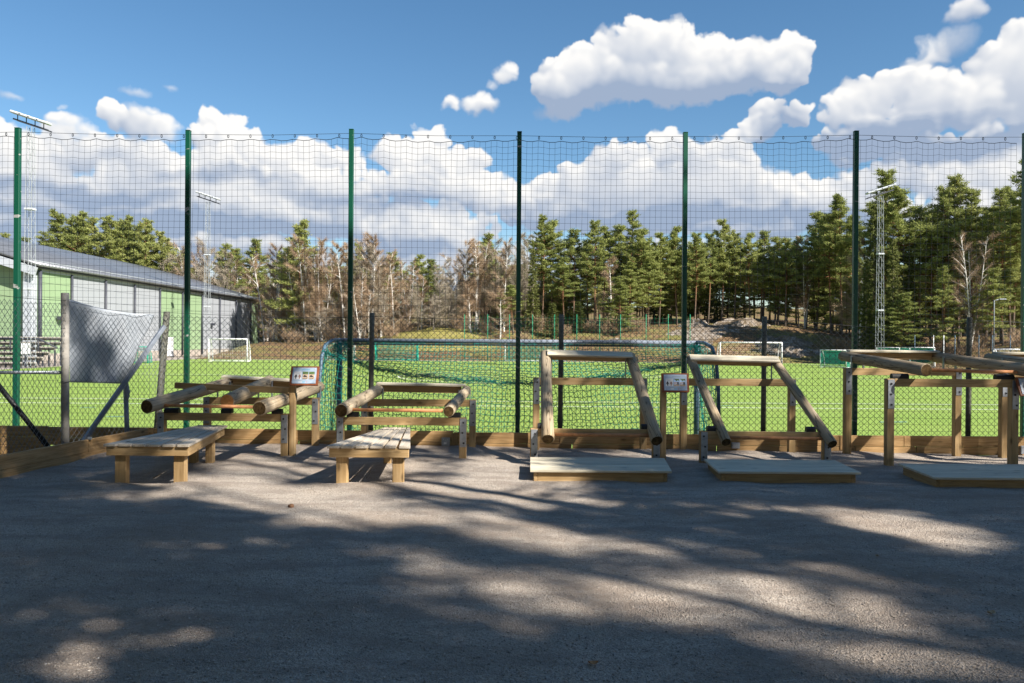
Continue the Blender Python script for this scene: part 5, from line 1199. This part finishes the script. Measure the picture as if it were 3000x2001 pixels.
FR = [  # photo x, top y, kind, distance
 (15,690,'pine',152),(75,702,'pine',152),(128,712,'pine',150),(168,628,'broadpine',150),(205,650,'pine',152),(238,630,'broadpine',150),(272,645,'pine',154),(312,645,'broadpine',150),(345,658,'pine',155),(375,642,'broadpine',152),(405,668,'pine',155),(434,652,'broadpine',150),(466,685,'pine',152),(486,705,'pine',150),
 (512,722,'bare',146),(540,740,'pine',150),(572,715,'birch',147),(606,690,'bare',146),(640,700,'bare',144),(664,722,'pine',152),(690,735,'pine',150),(655,760,'bare',142),
 (722,745,'birch',150),(748,708,'pine',152),(778,752,'birch',134),(803,705,'birch',124),(850,735,'pine',128),(882,655,'broadpine',120),(925,735,'birch',118),(944,688,'birch',116),(985,702,'birch',118),(1012,692,'birch',116),(1052,692,'birch',117),(1085,672,'birch',114),(1118,725,'birch',118),
 (1152,745,'pine',130),(1188,758,'bare',124),(1232,752,'pine',132),(1262,765,'pine',128),(1295,772,'bare',126),(1335,745,'birch',122),(1378,690,'birch',116),(1400,700,'birch',115),(1432,692,'pine',126),(1418,700,'bare',118),(1468,705,'bare',116),
 (1502,690,'bare',114),(1540,655,'bare',116),(1590,636,'tallpine',118),(1622,655,'pine',120),(1562,730,'spruce',112),(1682,680,'pine',118),(1655,760,'pine',113),(1742,652,'tallpine',117),(1768,672,'pine',120),(1815,668,'pine',118),(1850,622,'tallpine',119),(1792,745,'birch',112),(1886,680,'pine',116),(1932,690,'pine',118),(1985,672,'pine',119),(2036,690,'pine',117),(2076,692,'pine',120),(2115,652,'pine',121),(2152,690,'pine',121),(2200,690,'pine',120),(2238,684,'pine',122),(2272,702,'pine',120),(2302,705,'pine',118),(2342,700,'pine',122),(2360,690,'birch',119),
 (2394,632,'pine',119),(2438,640,'pine',115),(2470,580,'tallpine',112),(2500,642,'pine',110),(2522,660,'birch',98),(2562,600,'spruce',96),(2598,505,'tallpine',98),(2642,560,'tallpine',96),(2690,618,'pine',98),(2728,620,'tallpine',95),(2770,556,'tallpine',94),(2812,528,'tallpine',95),(2852,560,'tallpine',93),(2842,690,'birch',88),(2890,620,'pine',97),(2935,560,'tallpine',92),(2962,560,'tallpine',95),(3000,478,'tallpine',88),(3060,450,'tallpine',86),
 (2618,700,'spruce',92),(2540,760,'spruce',94),(2660,740,'spruce',95)]
LAB = {882: 'big broad pine standing above the birches right of the hall', 2598: 'tallest pine, behind the top of the right floodlight mast', 2562: 'dark spruce just left of the right floodlight mast', 1850: 'pine whose crown rises highest between fourth and fifth green posts', 3000: 'tall pine cut by the right edge of the picture', 2842: 'white stemmed birch before the dark pines at far right', 1085: 'tall white birch right of the third green post', 1590: 'tall pine just right of the fourth green post', 2470: 'pine just left of the rightmost full green post', 168: 'leftmost bushy pine crown above the hall roof'}
for k, (x, y, kd, Y) in enumerate(FR): tree_px(kd, x, y, Y, k * 7 + 3, 'front', LAB.get(x))
SILX = np.array([f[0] for f in FR]); SILY = np.array([f[1] for f in FR]); od = np.argsort(SILX); SILX, SILY = SILX[od], SILY[od]
g2 = random.Random(99); k = 0
for row, (dY, drop, step) in {'mid': (8, 40, 24), 'back': (19, 62, 26)}.items():
    x = 500 if row == 'mid' else -40
    while x < 3080:
        j = np.argsort(np.abs(SILX - x))[:3]; yt = float(np.max(SILY[j])) + drop + g2.uniform(-18, 45); Yb = float(np.interp(x, [0, 480, 700, 1000, 1500, 2000, 2400, 2600, 3000], [158, 152, 140, 122, 118, 122, 112, 100, 96])) + dY + g2.uniform(-4, 8)
        kd = g2.choice((['pine', 'pine', 'spruce', 'birch', 'birch', 'bare'] if row == 'mid' else ['pine', 'spruce', 'pine', 'broadpine']) if x < 1500 else ['pine', 'pine', 'broadpine', 'tallpine', 'spruce', 'pine']); k += 1
        tree_px(kd, x, yt, Yb, 500 + k * 5 + k // 3, row); x += step * g2.uniform(.75, 1.3)
x = 800
while x < 3050:     # young trees and bushes at the edge of the wood
    Yb = float(np.interp(x, [700, 1000, 1500, 2000, 2400, 2600, 3000], [121, 112, 108, 113, 103, 92, 87])) + g2.uniform(-2, 5); k += 1
    if x < 1480: p = P(x + 12, float(np.interp(x, SILX, SILY)) + g2.uniform(10, 110), Yb + 4); tree(g2.choice(['birch', 'birch', 'bare']), p.x, Yb + 4, max(7, p.z - 1), 1300 + k, 'mid')
    kd = g2.choice(['bush', 'bush', 'birch', 'bush', 'bare'] if x < 1500 else ['bush', 'pine', 'spruce', 'bush', 'bush', 'pine']); p = P(x, 900, Yb)
    if not 1930 < x < 2430:
        tree(kd, p.x, Yb, {'bush': g2.uniform(1.4, 2.6), 'birch': g2.uniform(6, 10), 'bare': g2.uniform(5, 9), 'pine': g2.uniform(6, 11), 'spruce': g2.uniform(4, 9)}[kd], 900 + k, 'edge')
    x += g2.uniform(26, 48)

ORD = ['first', 'second', 'third', 'fourth', 'fifth', 'sixth', 'seventh', 'eighth', 'ninth', 'tenth', 'eleventh', 'twelfth', 'thirteenth']
for (kind, where), L_ in TREG.items():
    L_.sort(key=lambda q: q[0])
    for i, (_, o) in enumerate(L_):
        o['label'] = (f'{WORDS[kind]} in the front row {where}' if len(L_) == 1 else f'{ORD[i]} front row {WORDS[kind]} from the left {where}')
# ------------------------------------------------------------------ pines behind the viewer: their dappled shade falls on the gravel
def lit_map():
    E = []
    def L_(x, y, rx, ry, s, rot=0.0, side=0):
        E.append((x * 1.116 + 1500 * side, 1280 + y * 1.116, rx * 1.116, ry * 1.116, s, rot))
    # sunlit areas
    for a in ((690,60,130,45,.95),(900,120,380,42,.8),(720,160,130,26,1),(480,150,120,14,.6),(880,175,160,26,.8),(900,215,170,22,1),(960,138,130,24,1),(1200,125,210,48,1),(1280,95,130,34,.8),(1150,215,220,18,.8),
              (270,160,110,13,.45),(250,235,70,11,.4),(300,110,100,11,.4),(560,110,80,14,.6),(190,460,200,26,.45),(420,535,170,20,.42),(190,590,135,38,.7),(950,420,130,24,.45),(1010,455,110,18,.45),(1230,400,150,44,.55),(1180,340,150,18,.42),(1000,300,130,14,.35),(600,280,120,14,.3),(620,330,90,10,.3)): L_(*a)
    for a in ((40,145,140,38,.9),(190,272,230,32,1.0,.08),(450,265,100,24,.6),(650,430,380,56,1.0,.08),(840,450,280,48,1.0,.1),(300,410,280,56,.62),(120,450,180,46,.5),(1000,570,340,50,.6,.12),(760,520,220,40,.6,.08),(1240,600,160,46,.5,.1),(1040,240,230,28,.95,.15),(750,320,130,20,.5,.18),(960,375,180,20,.6,.12),(1180,300,150,18,.4),(540,190,120,14,.4),
              (560,340,180,20,.45),(150,200,140,16,.55),(330,180,140,12,.38),(720,42,80,16,1.0),(1010,52,90,14,.9),(1180,58,170,16,.8),(640,35,70,14,.7),(1310,50,90,16,.7)): L_(*a, side=1)
    # limb and trunk shadows across them
    for a in ((1190,180,170,9,-.9,.24),(620,198,140,12,-.9,.05),(870,193,120,6,-.7),(760,120,120,7,-.6),(1090,95,90,7,-.6),(560,178,60,9,-.9)): L_(*a)
    for a in ((160,235,190,12,-.95,.22),(470,300,190,12,-.95,.22),(800,385,190,13,-.95,.16),(1150,440,200,15,-.95,.12),(640,230,170,12,-.95,.17),(960,290,190,14,-.95,.15),(1270,330,120,18,-.9,.1),(330,345,120,8,-.6,.1),(120,330,120,9,-.6,.1),(430,470,130,8,-.4),(1000,510,150,10,-.5,.12),(250,215,60,6,-.5)): L_(*a, side=1)
    return E
LIT = lit_map()
def px_of(X, Y, Z=0.0):
    u, v = X / Y, (Z - EYE) / Y; dx, dy = u * F, YH - v * F - 1000.5
    return CX + dx - dy * ROLL, 1000.5 + dy + dx * ROLL
def litness(X, Y):
    """how much sun the photograph shows on the gravel at X, Y (0 shade .. 1 sun)"""
    if Y > 13.0:
        # shade reaching the tall posts behind the fence
        z = (Y - 13.25) / .77
        if 0 <= z < 5.3:
            xp = X + 1.03 * z
            for xc, w, lo, hi in ((5.72, .55, -1, 6), (.12, .5, -1, 6), (-5.4, .5, 2.5, 6), (2.87, .5, 1.0, 3.3), (-2.7, .5, .4, 3.2)):
                if abs(xp - xc) < w and lo < z < hi: return 0.0
        return 1.0
    x, y = px_of(X, max(Y, 2.2)); m = 0.0; sh = 1.0
    for (cx, cy, rx, ry, s, rot) in LIT:
        dx, dy = x - cx, y - cy; dy -= dx * rot; d = math.hypot(dx / rx, dy / ry)
        if s < 0:
            if d < 1.3: sh *= 1 + s * (1 - max(0, (d - .5) / .8))
            continue
        if d < 1.6: m = max(m, min(1, s * 1.2) * (1 - max(0, (d - .85) / .85) ** 1.5))
    if Y > 10.8:
        st = .5 + .5 * math.sin(X * 2.3 + Y * 1.1) * math.sin(X * .9 - Y * 2.0 + 1.3)
        for (xa, xb, lo) in ((3.7, 5.9, .85), (-3.4, -2.5, .85), (-1.6, -.3, .55), (2.6, 3.1, .6)):
            if xa < X < xb: m = max(m, lo * min(1, 1.3 * st + .35))
        m = max(m, min(1, .75 * st))
    m *= sh
    return min(1, max(0, m))
TREES = []
def shade_trees():
    g = np.random.default_rng(21); inv = np.array([1.03, -.77, 1.0])
    base = [(12.1, -1.35, 19, 'b'), (9.9, 1.15, 17, 'b'), (7.2, -6.4, 18, ''), (16.5, -6.0, 20, ''), (12.0, -9.5, 19, ''), (19.0, 1.2, 20, ''), (3.6, -9.2, 18, ''), (22.5, -4.0, 20, ''), (16.2, 3.6, 18, ''), (8.6, -2.8, 17, '')]
    ct = []
    for (x, y, H, q) in base: ct.append((x, y, H * .72, 3.3, H * .30))
    clumps = [[] for _ in base]
    for Y in np.arange(2.6, 18.0, .21):
        for X in np.arange(-9.5, 10.5, .21):
            if Y < 13 and abs(X) > .72 * Y + 1.2: continue
            m = litness(X, Y); k = g.poisson(2.3 * (1 - m) ** 2.0) if Y < 13 else (4 if m < .5 else 0)
            for _ in range(k):
                jx, jy = X + g.normal(0, .07), Y + g.normal(0, .07); cand = []
                for zz in g.uniform(7.5, 18.5, 14):
                    c = np.array([jx, jy, 0]) + inv * zz
                    if c[1] > 0 and abs(c[0]) < .66 * c[1] + .8: continue
                    for i, (tx_, ty_, tz_, rr, hh) in enumerate(ct):
                        d = ((c[0] - tx_) / rr) ** 2 + ((c[1] - ty_) / rr) ** 2 + ((c[2] - tz_) / hh) ** 2
                        cand.append((d, i, c))
                if not cand: continue
                d, i, c = min(cand, key=lambda q: q[0])
                if d < 2.6: clumps[i].append(c)  # crown shaped for its shadow: clumps only on rays from shaded ground
    for i, (x, y, H, q) in enumerate(base):
        o = thing('pine_tree', 'pine outside the picture behind the viewer that shades the gravel', 'pine', (x, y, 0), 'pines behind the viewer'); p, r = trunk_segs(g, H, .21 if q else .2, .04, .18 if not q else .10); tr = [tube_data(np.stack([p[:-1], p[1:]], 1), r[:-1], r[1:], 9)]
        C = np.array(clumps[i]).reshape(-1, 3) - np.array([x, y, 0]); PT, DT = [], []
        for k, c in enumerate(C):
            if k % 9 == 0 and not (q and c[2] < 0):
                z = min(H * .97, max(H * .42, c[2] - .5 - .25 * math.hypot(c[0], c[1]))); s = np.array([np.interp(z, p[:, 2], p[:, j]) for j in (0, 1)] + [z]); tr.append(tube_data(np.array([(s, c)]), [.028], [.008], 3))
            m = 20; PT.append(c + g.normal(0, .10, (m, 3))); DT.append(g.normal(size=(m, 3)))
        tv, tf = merge(tr); meshobj('trunk', np_mesh('trunk', tv, tf, True), 'pine_bark', o, Matrix.Translation((x, y, 0)))
        if PT:
            PT, DT = np.concatenate(PT), np.concatenate(DT); n = len(PT); V, Fc = tufts(PT, DT, g.uniform(.16, .30, n), g.uniform(.03, .05, n), g); meshobj('crown', np_mesh('crown', V, Fc), 'shade_needles', o, Matrix.Translation((x, y, 0)))
shade_trees()
g3 = random.Random(5)  # extra trees out of view, put in to cut sky light on the foreground
for k, (X, Y) in enumerate([(-10, 1.5), (-13, 5.5), (-7.5, -5), (-3, -9), (-14, -3), (-11, -10), (1, -15), (-5, -17), (7, -16), (14, -17), (21, -16), (28, -13), (34, -6), (33, 2), (-17, 1), (26, 5), (-16, 9.5), (3, -22), (18, -23), (-12, -18), (30, -22), (-6, -1.5), (-9, -8), (-2, -12.5), (4, -13), (10, -14.5), (-18, -7), (-20, 6), (-15, -13), (24, -18), (33, -17), (-8, -13), (0, -18), (11, -19)]):
    kd = ['tallpine', 'broadpine', 'broadpine', 'spruce'][k % 4]; o = tree(kd, X, Y, g3.uniform(15, 20), k, 'back', 'unseen pine added behind the viewer to block sky light' if kd != 'spruce' else 'unseen spruce added behind the viewer to block sky light', 0.0); o['group'] = 'trees added behind the viewer to block sky light'
SC.cycles.max_bounces = 6; SC.cycles.diffuse_bounces = 3; SC.cycles.transparent_max_bounces = 4
SC.cycles.use_denoising = True
